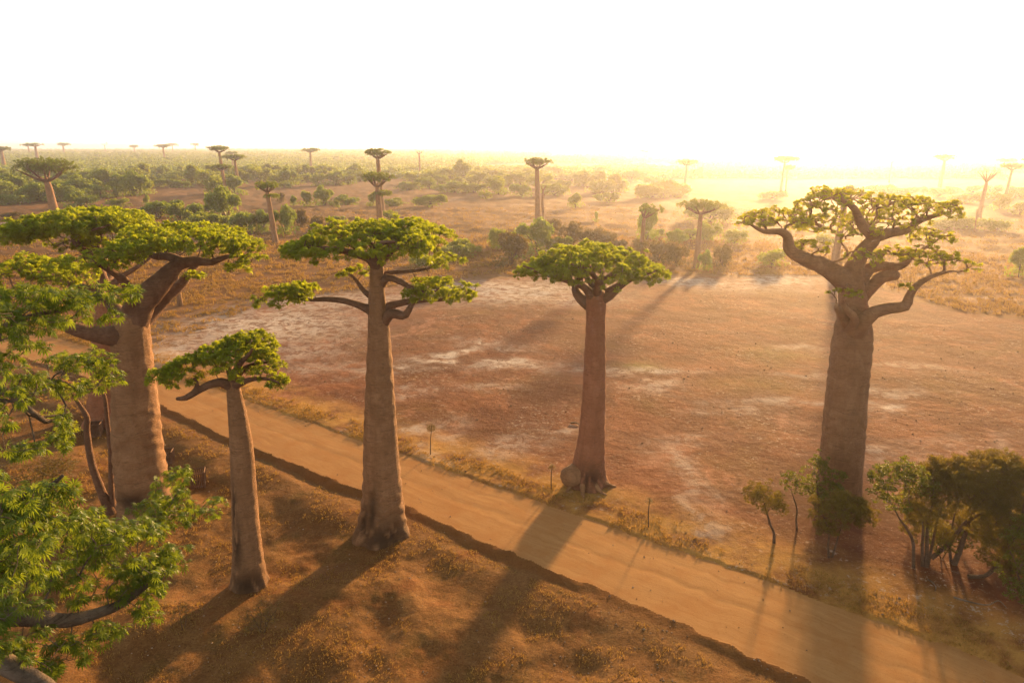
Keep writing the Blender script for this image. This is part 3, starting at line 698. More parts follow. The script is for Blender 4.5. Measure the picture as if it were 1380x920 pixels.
# --- the big sparse tree on the right
baobab('big baobab with twisted limbs and sparse yellow-green crown, bushes round its foot', (1130, 668),
       [(1130, 668, 64), (1132, 640, 63), (1138, 560, 62), (1144, 500, 60), (1148, 465, 59), (1150, 440, 54), (1150, 411, 44), (1148, 385, 37), (1147, 366, 30), (1150, 352, 16)],
       [[(1146, 385, 0, .95), (1128, 370, -.3, .72), (1108, 358, -.6, .62), (1088, 350, -.9, .54), (1072, 343, -1.1, .46), (1063, 333, -1.2, .42), (1061, 318, -1.2, .34), (1050, 312, -1.4, .26), (1030, 312, -1.8, .18), (1012, 303, -2, .08)],
        {'on': 0, 'pts': [(1062, 320, -1.2, .3), (1072, 310, -.5, .26), (1086, 300, .2, .20), (1102, 290, .8, .14), (1120, 280, 1.2, .07)]},
        {'on': 0, 'pts': [(1061, 325, -1.2, .3), (1052, 306, .5, .18), (1035, 296, 1.5, .10)]},
        [(1148, 375, 0, .9), (1154, 352, .2, .64), (1165, 336, .3, .56), (1178, 320, .4, .50), (1166, 309, -.2, .40), (1158, 295, -.8, .32), (1152, 282, -1.3, .24), (1138, 272, -1.8, .16), (1120, 266, -2.2, .07)],
        {'on': 3, 'pts': [(1177, 321, .4, .5), (1198, 314, .3, .38), (1222, 309, .2, .34), (1236, 299, 0, .26), (1255, 292, -.3, .18), (1280, 286, -.6, .08)]},
        {'on': 3, 'pts': [(1230, 302, .1, .26), (1216, 295, 1.0, .17), (1205, 283, 1.6, .12), (1190, 275, 2, .06)]},
        {'on': 3, 'pts': [(1158, 297, -.8, .28), (1180, 285, -2, .18), (1205, 276, -3, .08)]},
        {'on': 3, 'pts': [(1162, 340, .3, .4), (1140, 322, 1.8, .28), (1122, 312, 2.8, .22), (1100, 302, 3.6, .12)]},
        {'on': 3, 'pts': [(1170, 328, .4, .35), (1172, 310, 2.5, .25), (1165, 290, 4, .15), (1140, 278, 5, .08)]},
        [(1155, 378, .4, .8), (1170, 363, .7, .48), (1188, 358, .9, .40), (1206, 360, .9, .36), (1221, 354, .9, .26), (1231, 344, .9, .18), (1248, 333, .8, .12), (1265, 322, .6, .06)],
        [(1158, 398, .3, .8), (1174, 386, .1, .50), (1190, 373, -.1, .45), (1207, 371, -.2, .36), (1211, 371, -.2, .22)],
        [(1152, 448, -.5, .95), (1163, 434, -1.6, .60), (1180, 420, -2.0, .50), (1200, 415, -2.3, .42), (1220, 412, -2.5, .40), (1225, 400, -2.6, .32), (1234, 386, -2.8, .26), (1252, 374, -3, .18), (1278, 366, -3.2, .10), (1300, 366, -3.2, .05)],
        {'on': 11, 'pts': [(1192, 417, -2.1, .4), (1180, 402, -2.3, .34), (1168, 390, -2.4, .28), (1163, 370, -2.4, .22), (1150, 352, -2.5, .18), (1136, 340, -2.6, .13), (1122, 330, -2.8, .07)]},
        {'on': 11, 'pts': [(1232, 389, -2.8, .2), (1246, 378, -3.4, .16), (1270, 382, -4, .1), (1290, 378, -4, .05)]},
        [(1142, 436, -.9, .5), (1134, 424, -1.8, .30), (1128, 413, -2.0, .26), (1130, 411, -2.0, .12)],
        [(1146, 442, -1.0, .5), (1152, 430, -2.2, .30), (1142, 418, -2.6, .24), (1139, 413, -2.6, .14)]],
       [(1155, 272, -1, 56, 10, 4.0), (1050, 298, -1, 42, 11, 3.4), (1020, 302, -1.6, 22, 9, 2.0), (1095, 285, 1.2, 36, 10, 3.4), (1225, 280, 0, 46, 12, 3.8), (1268, 288, -.5, 24, 9, 2.4), (1190, 300, 2, 50, 14, 3.6),
        (1130, 310, 1.5, 50, 14, 4.0), (1250, 322, .6, 34, 9, 2.2), (1278, 358, -3.2, 34, 12, 2.4), (1250, 350, -2.2, 26, 12, 2.0), (1090, 335, -.6, 26, 9, 2.0), (1140, 398, -2.4, 22, 6, 1.2), (1205, 345, .8, 28, 9, 2.2), (1110, 262, 1, 28, 6, 2.2), (1165, 350, -2.4, 20, 10, 1.6), (1230, 392, -3, 16, 7, 1.2)],
       leaf='leaf_yellow', bark='bark', limb_bark='bark', seed=21, spacing=.62, count=17, llen=.165, lwid=.08, spread=.24, tip_r=.034, flare=.10, n=72, step=.35, up=.8)

# ------------------------------------------------------------------ far baobabs
def far_baobab(label, bx, by, top, cw, tw, style='flat', lean=0, crown_h=None, group='far baobabs on the hazy plain'):
    base = G(bx, by)
    if base[1] > 2600: base *= 2600 / base[1]
    if base[1] < 800: base = GP(bx, by)
    else: base[2] = gh(base[0], base[1])
    y0 = base[1]; s = depth_of(base) / FPX; zt = min(ATY(bx, top, y0)[2], 32.5); H = zt - base[2]; org = base - np.array([0, 0, .3])
    root = thing('baobab_tree', org, label, 'tree', group)
    Rw = cw * s / 2; tr = tw * s / 2 * .84; ch = crown_h * .6 if crown_h else min(.09 * H, Rw * .36); lx = lean * s
    zf = base[2] + H - ch * 1.7
    X = [org, org + [lx * .2, 0, H * .12], org + [lx * .6, 0, H * .5], (org[0] + lx, org[1], zf), (org[0] + lx, org[1], zf + ch * .3)]
    Rr = [tr * 1.15, tr * 1.0, tr * .82, tr * .62, tr * .35]
    far = y0 > 450
    link('trunk', trunk_mesh(X, Rr, org, n=10 if far else 20, step=2.5 if far else .8, seed=int(bx), flare=.2, fold=.0), M['bark'], root)
    sk = Skel(1.0 if not far else 2.0); sk.limb_of = []
    top_c = np.array([org[0] + lx, org[1], zf])
    nl = 5 if far else 8
    a0 = rng.random() * 6
    side = {'left': -1, 'right': 1}.get(style, 0)
    for k in range(nl):
        a = a0 + k * 2 * math.pi / nl + rng.uniform(-.3, .3); r = Rw * rng.uniform(.65, .95)
        e = top_c + np.array([math.cos(a) * r + side * Rw * .4, math.sin(a) * r, ch * (1.15 if style != 'bare' else 1.5) + rng.uniform(-.2, .2) * ch])
        mid = top_c + (e - top_c) * .4 + np.array([0, 0, -.12 * ch if style != 'bare' else .05 * ch])
        sk.limb([top_c, mid, e], [tr * .42, tr * .28, max(.05, tr * .10)]); sk.limb_of += [0] * (len(sk.P) - len(sk.limb_of))
    pads = [(top_c + np.array([side * Rw * .4, 0, ch * 1.15]), Rw, Rw * .9, ch * .62), (top_c + np.array([side * Rw * .4, 0, ch * .9]), Rw * .6, Rw * .6, ch * .4)]
    if style == 'tier': pads.append((top_c + np.array([Rw * .35, 0, -ch * .9]), Rw * .6, Rw * .6, ch * .35)); sk.limb([top_c - [0, 0, ch], top_c + [Rw * .3, 0, -ch * .9]], [tr * .3, .08]); sk.limb_of += [0] * (len(sk.P) - len(sk.limb_of))
    if style == 'bare': pads = [(top_c + np.array([0, 0, ch * 1.5]), Rw, Rw, ch * .5)]
    px = max(s * 1.35, .0)                                            # one rendered pixel in metres
    sp = max(1.0, px * 2.2) * (1.5 if style == 'bare' else 1)
    T = pad_targets(pads, sp, .5, .3)
    sk.grow(T, tip_r=max(.035, px * .12), pen=.2)
    C, D = tips_dirs(sk)
    L = max(.42, px * 1.0)
    if style != 'bare' or True:
        V, F, tint = leaf_fans(C, D, 3 if style == 'bare' else (14 if far else 20), sp * .6, L, L * .55, 3, .2, .4)
        link('foliage', mesh_np('foliage', V - org, F, {'tint': tint}), M['leaf_far'], root)
    limb_objects(sk, root, org, M['bark_limb'], name='limb', sides=(8, 5, 3))
    return root

FAR = [
 ('stout dark-crowned baobab, largest of the distant ones, at the upper left', 74, 288, 217, 74, 13, 'flat', -3, 8.0),
 ('stout baobab cut by the left edge of the picture, left of the two neighbouring ones', 6, 226, 199, 26, 6, 'flat', 0, None),
 ('smaller left one of a close pair of hazy baobabs near the left horizon', 40, 209, 195, 14, 3, 'flat', 0, None),
 ('right one of a close pair of hazy baobabs near the left horizon, larger', 51, 217, 194, 19, 5, 'flat', 0, None),
 ('hazy baobab on the left horizon, alone, right above the stout dark-crowned one', 87, 209, 193, 17, 3.5, 'flat', 0, None),
 ('tiny pale baobab on the far left horizon, fourth from the left edge', 142, 203, 193, 8, 1.6, 'bare', 0, None),
 ('small hazy baobab on the left horizon with a squat crown, between two thinner ones', 182, 209, 197, 13, 2.2, 'flat', 0, None),
 ('small hazy baobab with a spread crown, above the large round dark bush', 222, 216, 196, 18, 3.5, 'flat', 0, None),
 ('ghostly baobab on the horizon just right of the small one with a spread crown', 233, 204, 193, 13, 2.2, 'flat', 0, None),
 ('ghostly baobab on the horizon left of the cluster of three tall ones', 264, 207, 194, 11, 2, 'flat', 0, None),
 ('tallest baobab of the left cluster, its crown above the smaller one in front', 302, 246, 198, 28, 6, 'flat', -2, None),
 ('pale baobab at the back of the left cluster, between the two taller crowns', 314, 226, 205, 16, 2.6, 'flat', 0, None),
 ('front baobab of the left cluster with the lowest small flat crown', 306, 263, 223, 25, 6, 'flat', -3, None),
 ('right baobab of the left cluster with a wide flat crown beside the dark bush', 321, 250, 210, 31, 6, 'flat', -1, None),
 ('slim baobab with a tiny two-tiered crown and dark trunk before a row of bushes', 372, 328, 247, 30, 9.5, 'tier', -5, 2.4),
 ('hazy baobab with a thin flat crown standing alone right of the left cluster', 419, 229, 201, 23, 4.5, 'flat', 1, None),
 ('tiny ghost baobab right behind the lone hazy one, at the horizon', 430, 204, 194, 8, 1.5, 'bare', 0, None),
 ('hindmost of two far baobabs in line above the tall tiered roadside tree', 516, 290, 202, 33, 9, 'flat', -3, 3.4),
 ('nearer, darker-crowned of two far baobabs in line above the tall tiered roadside tree', 514, 318, 234, 40, 11, 'tier', -2, 4.0),
 ('small hazy baobab with bare thin branches right of the two in line', 566, 238, 204, 13, 3.2, 'bare', 0, None),
 ('tall pale-trunked baobab alone in the middle of the plain beside a dead trunk', 725, 304, 215, 38, 9.5, 'flat', -2, None),
 ('baobab with a lopsided one-sided crown behind the brown thicket right of the centre', 863, 352, 277, 30, 8, 'right', 2, 3.0),
 ('baobab with a wide thin crown and pale foot at the edge of the white crust', 938, 360, 273, 60, 9.5, 'flat', 1, 2.6),
 ('hazy orange-lit baobab far behind the wide thin-crowned one', 922, 257, 217, 27, 4.5, 'flat', 1, None),
 ('faint ghost baobab in the haze left of the hazy orange-lit one', 868, 220, 203, 14, 2, 'flat', 0, None),
 ('taller left one of two faint baobabs in the sun haze left of the sparse crown', 1051, 263, 212, 30, 4.2, 'flat', 2, None),
 ('right one of two faint baobabs in the sun haze, shorter and thinner', 1058, 262, 224, 18, 3, 'flat', 0, None),
 ('thin faint baobab nearly lost in the glow, left of the plain umbrella crown', 1198, 246, 217, 10, 2, 'bare', 0, None),
 ('hazy baobab with a plain umbrella crown in the glow at the upper right', 1266, 253, 210, 29, 6, 'flat', 1, None),
 ('baobab with bare upswept branches at the right, thin pole at its foot', 1318, 297, 229, 32, 7, 'bare', 2, 4.5),
 ('small-crowned baobab near the right edge, right of the one with bare branches', 1354, 269, 222, 27, 5, 'flat', 2, None),
 ('pale baobab at the back near the right edge, behind the small-crowned one', 1354, 240, 215, 22, 3, 'flat', -1, None),
 ('baobab at the right picture edge showing only the left end of its crown', 1396, 285, 212, 52, 8, 'flat', 0, 3),
 ('half-hidden pale-trunked baobab seen through the limbs of the big sparse one', 1121, 374, 255, 42, 13, 'flat', 4, 2.6),
 ('slim reddish baobab trunk seen through the crowns at the upper left', 149, 425, 300, 60, 13, 'flat', -2, 2.2),
 ('small dark baobab trunk seen below the limbs of the massive left tree', 243, 412, 330, 60, 8, 'flat', 0, 2.2),
]
for f in FAR: far_baobab(*f)

# dead trunk beside the lone pale baobab, pole on the plain
def dead_trunk():
    b = GP(731, 304); org = b; root = thing('dead_tree', org, 'thin dead leafless trunk right beside the tall pale-trunked baobab', 'dead tree')
    y0 = b[1]; p = [ATY(731, 305, y0), ATY(732, 285, y0), ATY(731, 268, y0), ATY(732, 257, y0), ATY(736, 250, y0)]
    V, F = tube_arrays(p, [.75, .6, .5, .32, .1], 8, .2); link('trunk', mesh_np('trunk', V - org, F, {'scar': np.zeros(len(V))}, True), M['bark'], root)
    for q in ([(731, 268), (734, 262), (738, 259)], [(732, 258), (730, 253), (729, 249)]):
        V, F = tube_arrays([ATY(x, y, y0 + .2) for x, y in q], [.22, .14, .05], 6, .2); link('branch', mesh_np('branch', V - org, F, {'scar': np.zeros(len(V))}, True), M['bark'], root)
dead_trunk()
def pole():
    b = GP(1314, 313); V, F = tube_arrays([b - [0, 0, .3], ATY(1315, 300, b[1]), ATY(1317, 282, b[1])], [.28, .25, .2], 6, .1)
    tag(link('bare_pole', mesh_np('bare_pole', V - b, F, {'scar': np.zeros(len(V))}, True), M['bark'], None, b), 'thin bare pole standing in the grass in front of the baobab with bare branches', 'pole')
pole()
# ------------------------------------------------------------------ near leafy crown at the left edge (its trunk stands just outside the frame)
def skel_world(sk, pts, lid, parent=None):
    W = [AT(p[0], p[1], p[2]) if len(p) == 4 else np.array(p[:3]) for p in pts]; Rr = [p[-1] for p in pts]
    n0 = len(sk.P); par = -1
    if parent is not None:
        P = np.array(sk.P); m = np.array([sk.limb_of[i] == parent for i in range(n0)])
        d = np.linalg.norm(P - W[0], axis=1); d[~m] = 1e9; par = int(np.argmin(d)); W[0] = P[par]
    sk.limb(W, Rr, par); sk.limb_of += [lid] * (len(sk.P) - n0)

def near_tree():
    base = np.array([-12.5, 9.0, 0.0]); base[2] = gh(base[0], base[1]) - .3; org = base
    root = thing('baobab_tree', org, 'leafy tree at the left edge, nearest the camera, its palmate leaves filling the lower left', 'tree')
    fork = AT(-95, 905, 13.2)
    link('trunk', trunk_mesh([base, base * .5 + fork * .5 + [-.4, 0, 0], fork + [0, 0, -1.0], fork + [0, 0, .3]], [1.35, 1.1, .85, .5], org, n=48, flare=.2, seed=4, step=.3), M['bark_limb'], root)
    sk = Skel(.16)
    f = lambda r: (-95, 895, 13.2, r)
    skel_world(sk, [f(.34), (-50, 850, 12.8, .24), (-5, 832, 12.4, .19), (45, 832, 12.6, .16), (90, 836, 13, .13), (130, 826, 13.4, .11), (165, 812, 13.8, .09), (205, 782, 14.2, .06), (235, 765, 14.6, .03)], 0)
    skel_world(sk, [(90, 836, 13, .12), (120, 800, 14, .09), (150, 760, 15, .075), (180, 722, 16.5, .06), (212, 700, 17.5, .05), (245, 690, 18, .035), (275, 690, 18.4, .02)], 0, 0)
    skel_world(sk, [(205, 705, 17.3, .05), (205, 670, 17.8, .035), (232, 645, 18.2, .02)], 0, 0)
    skel_world(sk, [f(.3), (-60, 880, 12, .22), (-5, 888, 11.4, .17), (25, 905, 11.2, .15), (60, 922, 11.2, .12), (90, 945, 11.4, .06)], 1)
    skel_world(sk, [f(.3), (-90, 800, 12.2, .2), (-70, 730, 11.5, .15), (-30, 690, 11, .11), (20, 672, 10.8, .08), (60, 660, 10.8, .05), (85, 640, 10.8, .025)], 2)
    skel_world(sk, [(-70, 730, 11.5, .12), (-20, 745, 12, .09), (40, 738, 12.5, .07), (95, 735, 13, .055), (130, 728, 13.4, .045), (155, 745, 13.6, .03), (180, 760, 13.8, .02)], 2, 2)
    skel_world(sk, [f(.3), (-120, 780, 13, .24), (-110, 650, 13, .19), (-80, 560, 13.2, .15), (-30, 530, 13.5, .11), (8, 528, 13.8, .08), (35, 548, 14, .065), (62, 568, 14.4, .05), (80, 562, 14.8, .03)], 3)
    skel_world(sk, [(-30, 530, 13.5, .09), (20, 522, 14.2, .07), (60, 528, 15, .06), (88, 522, 15.5, .05), (100, 508, 15.8, .035), (118, 495, 16, .02)], 3, 3)
    skel_world(sk, [(8, 528, 13.8, .06), (30, 580, 14, .045), (50, 598, 14.2, .03), (66, 598, 14.4, .02)], 3, 3)
    skel_world(sk, [(-80, 560, 13.2, .14), (-70, 490, 13.4, .11), (-35, 455, 13.5, .085), (5, 440, 13.8, .065), (45, 425, 14, .05), (85, 418, 14.4, .035), (120, 408, 14.8, .025), (150, 400, 15, .015)], 4)
    skel_world(sk, [(-35, 455, 13.5, .07), (0, 470, 13.6, .05), (30, 475, 13.8, .035), (45, 500, 13.8, .03), (60, 488, 14, .015)], 4, 4)
    blobs = [  # px, py, depth, rx, ry (px), depth spread, count
        (30, 405, 13.6, 45, 18, .9, 26), (80, 405, 14.2, 40, 18, .9, 24), (130, 398, 14.8, 35, 14, .8, 20), (165, 395, 15.2, 20, 9, .5, 10), (60, 432, 13.8, 55, 14, .9, 20), (10, 445, 13.2, 25, 20, .9, 14), (130, 425, 15.0, 30, 10, .5, 9),
        (35, 470, 13.6, 22, 12, .7, 8), (-5, 490, 13.2, 20, 20, .7, 10), (-5, 420, 13, 30, 25, .9, 16),
        (85, 492, 15.2, 28, 15, .7, 18), (135, 488, 16, 26, 16, .7, 20), (60, 520, 14.6, 22, 12, .7, 10), (20, 530, 13.8, 22, 12, .8, 12), (110, 520, 15.4, 20, 8, .5, 8), (40, 505, 14, 22, 12, .7, 10), (148, 505, 16, 14, 10, .4, 6),
        (85, 590, 14.6, 16, 11, .4, 10), (30, 605, 14, 24, 14, .6, 14), (85, 562, 14.8, 14, 8, .4, 5), (5, 560, 13.4, 14, 16, .6, 6),
        (15, 680, 10.6, 35, 22, .8, 26), (70, 668, 10.8, 30, 22, .7, 24), (20, 730, 10.2, 40, 34, .9, 34), (60, 700, 11, 42, 26, .9, 30), (-10, 770, 10.4, 30, 30, .8, 16), (40, 770, 11, 35, 18, .8, 16), (-5, 660, 10.4, 20, 25, .6, 12),
        (110, 705, 12.6, 34, 18, .8, 26), (150, 715, 13.4, 32, 18, .8, 24), (190, 715, 14.2, 30, 14, .7, 18), (120, 745, 13.4, 40, 20, .8, 24), (80, 780, 12.8, 40, 16, .8, 18), (175, 765, 14, 32, 26, .7, 34), (215, 755, 14.4, 30, 16, .6, 20), (235, 748, 14.6, 18, 12, .5, 12), (195, 790, 14.2, 30, 14, .6, 18), (150, 800, 13.8, 26, 12, .6, 12),
        (200, 820, 14.2, 16, 14, .5, 10), (140, 850, 13.2, 28, 12, .6, 16), (95, 875, 12.8, 24, 14, .6, 10), (60, 860, 12.4, 34, 14, .7, 10), (5, 835, 11.6, 14, 12, .5, 6),
        (20, 885, 11.6, 30, 12, .5, 12), (60, 900, 12, 22, 10, .5, 10), (25, 810, 11.8, 40, 12, .6, 14), (0, 862, 11.4, 20, 12, .5, 8), (110, 812, 13, 20, 8, .5, 6), (225, 660, 18, 24, 14, .8, 18), (205, 690, 17.6, 30, 13, .8, 20), (250, 685, 18.3, 30, 15, .8, 24), (285, 683, 18.6, 14, 14, .5, 12), (235, 640, 18.2, 20, 10, .6, 12), (230, 700, 17.8, 30, 10, .6, 12)]
    T = []; sc_ = []
    for px, py, d, rx, ry, ds, n in blobs:
        for _ in range(n):
            a = rng.random() * 6.283; r = math.sqrt(rng.random())
            T.append(AT(px + rx * r * math.cos(a), py + ry * r * math.sin(a), d + rng.normal(0, ds * .6)))
    T = np.array(T)
    sk.grow(T, tip_r=.0065, pen=.25, jit=.10, rise=.1)
    C, D = tips_dirs(sk)
    V, F, tint = leaf_fans(C, D, 6, .16, .14, .030, 8, .7, .3)
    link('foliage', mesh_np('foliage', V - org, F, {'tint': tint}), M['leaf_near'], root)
    limb_objects(sk, root, org, M['bark_pale'], sides=(12, 8, 5))
near_tree()

# ------------------------------------------------------------------ small trees, saplings and bushes authored one by one
def small_tree(name, label, cat, base_px, stems, pads, leaf, twig='twig', spacing=.4, count=16, spread=.3, llen=.14, lwid=.06, nl=4, tip_r=.010, step=.25, group=None, up=.3, droop=.3, stem_name='stem'):
    base = GP(*base_px); base[2] -= .1; y0 = base[1]; org = base; root = thing(name, org, label, cat, group)
    sk = Skel(step)
    for i, L in enumerate(stems):
        par = None; lid = i
        if isinstance(L, dict): par = lid = L['on']; L = L['pts']
        skel_limb(sk, L, lid, y0, par)
    if pads:
        T = pad_targets(px_pads(pads, y0), spacing, .85, .18); count = int(count * 1.5)
        sk.grow(T, tip_r=tip_r, pen=.2); C, D = tips_dirs(sk)
        V, F, tint = leaf_fans(C, D, count, spread, llen, lwid, nl, droop, up)
        link('foliage', mesh_np('foliage', V - org, F, {'tint': tint}), M[leaf], root)
    else: sk.N0 = len(sk.P); sk.tips = []
    limb_objects(sk, root, org, M[twig], stem_name, sides=(10, 6, 4))
    return root

small_tree('small_tree', 'slim twin-stemmed young tree growing against the left side of the massive baobab', 'tree', (150, 690),
    [[(150, 692, 0, .42), (138, 665, 0, .34), (126, 632, 0, .28), (120, 605, 0, .25), (117, 578, 0, .22), (117, 562, 0, .2), (107, 545, 0, .15), (97, 530, .2, .1)],
     {'on': 0, 'pts': [(117, 566, 0, .18), (114, 548, -.3, .14), (108, 535, -.5, .09), (118, 520, -.6, .05)]},
     {'on': 0, 'pts': [(119, 617, 0, .17), (110, 604, -.2, .14), (99, 590, -.3, .09), (90, 582, -.3, .05)]},
     [(152, 690, .2, .30), (150, 655, .2, .2), (149, 610, .2, .18), (145, 570, .2, .16), (141, 535, .2, .13), (134, 520, .2, .06)],
     {'on': 3, 'pts': [(141, 538, .2, .1), (150, 522, 0, .06), (160, 512, 0, .03)]}],
    [(100, 528, 0, 24, 12, 1.8), (88, 582, -.3, 16, 8, 1.2), (140, 515, 0, 24, 8, 1.4), (75, 560, .5, 18, 7, 1.2)], 'leaf', 'bark_limb', spacing=.6, count=10, llen=.20, lwid=.07, spread=.34)

small_tree('small_tree', 'low brown twiggy thicket on shaded ground left of the massive baobab', 'bush', (55, 668),
    [[(55, 670, 0, .08), (45, 655, .2, .06), (30, 640, .3, .03)], [(57, 670, 0, .08), (65, 650, -.2, .05), (85, 632, -.3, .02)], [(50, 670, .3, .07), (40, 645, .6, .04)], [(60, 668, .3, .07), (58, 640, .6, .04), (70, 622, .8, .02)]],
    [(50, 640, 0, 45, 22, 2.4), (75, 630, .5, 25, 14, 1.6)], 'shrub_dull', spacing=.42, count=9, llen=.12, lwid=.05)

# bushes and thin trees at the foot of the big baobab on the right
small_tree('small_tree', 'small lone feathery tree with forked stem, leftmost below the big right baobab', 'small tree', (1043, 731),
    [[(1043, 732, 0, .13), (1043, 718, 0, .10), (1038, 706, 0, .085), (1034, 692, -.1, .06), (1030, 680, -.2, .03)], {'on': 0, 'pts': [(1040, 710, 0, .08), (1046, 698, .2, .06), (1054, 688, .3, .03)]}, {'on': 0, 'pts': [(1036, 700, 0, .06), (1026, 690, .1, .04), (1018, 680, .2, .02)]}],
    [(1033, 672, 0, 24, 15, 1.4), (1018, 664, 0, 14, 11, 1.0), (1050, 680, .2, 14, 12, .9)], 'feather', spacing=.28, count=14, llen=.11, lwid=.034, spread=.24, nl=5)
small_tree('small_tree', 'thin sapling with few broad leaves just left of the big right baobab trunk', 'small tree', (1075, 713),
    [[(1074, 714, 0, .09), (1073, 700, 0, .07), (1074, 686, 0, .06), (1070, 672, 0, .045), (1066, 660, 0, .02)], {'on': 0, 'pts': [(1074, 684, 0, .05), (1080, 668, 0, .03), (1086, 655, 0, .02)]}],
    [(1070, 652, 0, 15, 12, .9), (1062, 640, 0, 8, 6, .5), (1082, 648, 0, 9, 10, .6)], 'broadleaf', spacing=.30, count=9, llen=.16, lwid=.11, spread=.22, nl=2)
small_tree('bush', 'dense green climbing bush hugging the left foot of the big right baobab', 'bush', (1104, 690),
    [[(1104, 690, 0, .08), (1102, 665, 0, .06), (1100, 640, 0, .03)], [(1112, 690, -.3, .08), (1118, 660, -.4, .05), (1128, 636, -.5, .02)], [(1100, 690, .3, .06), (1094, 668, .3, .04)]],
    [(1102, 645, 0, 18, 26, 1.3), (1095, 668, 0, 14, 16, 1.0), (1118, 664, -.6, 26, 14, 1.0), (1108, 622, 0, 9, 8, .7), (1128, 640, -1.4, 12, 10, .5)], 'broadleaf', spacing=.30, count=10, llen=.17, lwid=.12, spread=.24, nl=2)
small_tree('small_tree', 'dull feathery young tree on two thin stems in front of the big right baobab', 'small tree', (1119, 751),
    [[(1117, 751, 0, .09), (1116, 735, 0, .08), (1117, 718, 0, .06), (1112, 700, 0, .04)], [(1121, 751, .1, .09), (1127, 732, .1, .07), (1132, 715, .1, .05), (1140, 700, .1, .03)]],
    [(1122, 688, 0, 30, 19, 1.8), (1150, 688, .3, 26, 16, 1.6), (1112, 712, 0, 13, 9, .9), (1155, 682, .8, 14, 9, 1.2)], 'feather', spacing=.28, count=14, llen=.12, lwid=.034, spread=.26, nl=5)
small_tree('small_tree', 'broad-leaved small tree with rounded dark crown, left end of the right-hand thicket', 'small tree', (1231, 764),
    [[(1231, 766, 0, .14), (1231, 745, 0, .12), (1230, 728, 0, .11), (1222, 712, 0, .09), (1212, 698, 0, .06), (1203, 680, 0, .03)], {'on': 0, 'pts': [(1230, 728, 0, .09), (1238, 700, .2, .07), (1236, 670, .4, .04)]}],
    [(1200, 645, 0, 26, 18, 1.5), (1222, 640, .4, 26, 16, 1.6), (1188, 662, 0, 14, 16, 1.0), (1210, 680, -.4, 16, 18, 1.0), (1240, 655, .3, 18, 20, 1.2)], 'broadleaf', spacing=.32, count=10, llen=.18, lwid=.13, spread=.26, nl=2)
small_tree('small_tree', 'feathery tree on a bundle of upright stems in the right-hand thicket', 'small tree', (1247, 762),
    [[(1243, 763, 0, .13), (1243, 735, 0, .11), (1244, 705, 0, .08), (1238, 685, 0, .04)], [(1248, 764, -.1, .17), (1249, 738, -.1, .14), (1250, 710, -.1, .10), (1256, 680, -.1, .05)], [(1250, 762, .2, .12), (1256, 735, .3, .10), (1262, 705, .4, .07), (1270, 680, .5, .04)]],
    [(1248, 675, 0, 32, 20, 2.0), (1272, 660, .5, 26, 18, 1.8), (1262, 640, 1, 20, 14, 1.5), (1240, 695, 0, 20, 10, 1.4)], 'feather', spacing=.30, count=15, llen=.13, lwid=.036, spread=.28, nl=5)
small_tree('small_tree', 'tall leaning tree with a long slanting branch, highest crown of the right-hand thicket', 'tree', (1286, 760),
    [[(1285, 762, 0, .20), (1292, 745, 0, .18), (1300, 722, .1, .14), (1308, 700, .2, .10), (1318, 675, .3, .05)], [(1255, 752, .3, .16), (1275, 735, .3, .15), (1292, 715, .3, .14), (1306, 700, .2, .12), (1325, 690, .2, .07)], [(1282, 762, .3, .12), (1280, 735, .4, .09), (1284, 705, .5, .06), (1290, 680, .5, .03)]],
    [(1300, 645, .3, 36, 18, 2.4), (1330, 640, .3, 34, 22, 2.4), (1352, 625, .5, 28, 12, 2.0), (1315, 668, 0, 34, 18, 2.2), (1280, 632, 1.0, 22, 10, 1.6), (1345, 665, 0, 28, 20, 2.0), (1270, 720, -.3, 12, 14, .9)], 'feather', spacing=.31, count=16, llen=.14, lwid=.042, spread=.30, nl=5)
small_tree('small_tree', 'dark tree with a curved leaning stem at the right edge, overhanging the thicket floor', 'tree', (1322, 778),
    [[(1305, 776, 0, .14), (1325, 776, 0, .14), (1340, 765, 0, .13), (1350, 742, 0, .11), (1354, 720, 0, .08), (1362, 700, 0, .04)], [(1358, 795, -.3, .13), (1361, 775, -.3, .12), (1360, 750, -.3, .10), (1352, 725, -.3, .06)]],
    [(1348, 700, 0, 34, 20, 2.2), (1375, 690, 0, 34, 26, 2.6), (1340, 725, -.4, 26, 14, 1.6), (1372, 730, -.6, 26, 22, 1.8), (1388, 650, .5, 34, 22, 2.4), (1345, 750, -.6, 20, 14, 1.2), (1375, 765, -.8, 22, 16, 1.4)], 'feather', spacing=.33, count=16, llen=.14, lwid=.042, spread=.30, nl=5)
small_tree('bush', 'dark leafy bush cut by the right edge at the bottom of the thicket', 'bush', (1385, 822),
    [[(1385, 822, 0, .12), (1380, 795, 0, .09), (1370, 770, 0, .05)], [(1392, 822, 0, .10), (1400, 790, 0, .06)]],
    [(1385, 780, 0, 28, 30, 1.8), (1368, 800, 0, 14, 18, 1.0), (1400, 740, 0, 30, 40, 2.0)], 'broadleaf', spacing=.34, count=12, llen=.17, lwid=.12, spread=.26, nl=2)
small_tree('bush', 'low dark undergrowth bush between the stems at the left of the right-hand thicket', 'bush', (1268, 752),
    [[(1268, 752, 0, .05), (1262, 738, 0, .03)], [(1270, 752, 0, .05), (1280, 736, .2, .03)]],
    [(1266, 730, 0, 20, 14, 1.2), (1285, 722, .6, 18, 16, 1.2)], 'broadleaf', spacing=.3, count=10, llen=.17, lwid=.12, spread=.26, nl=2)
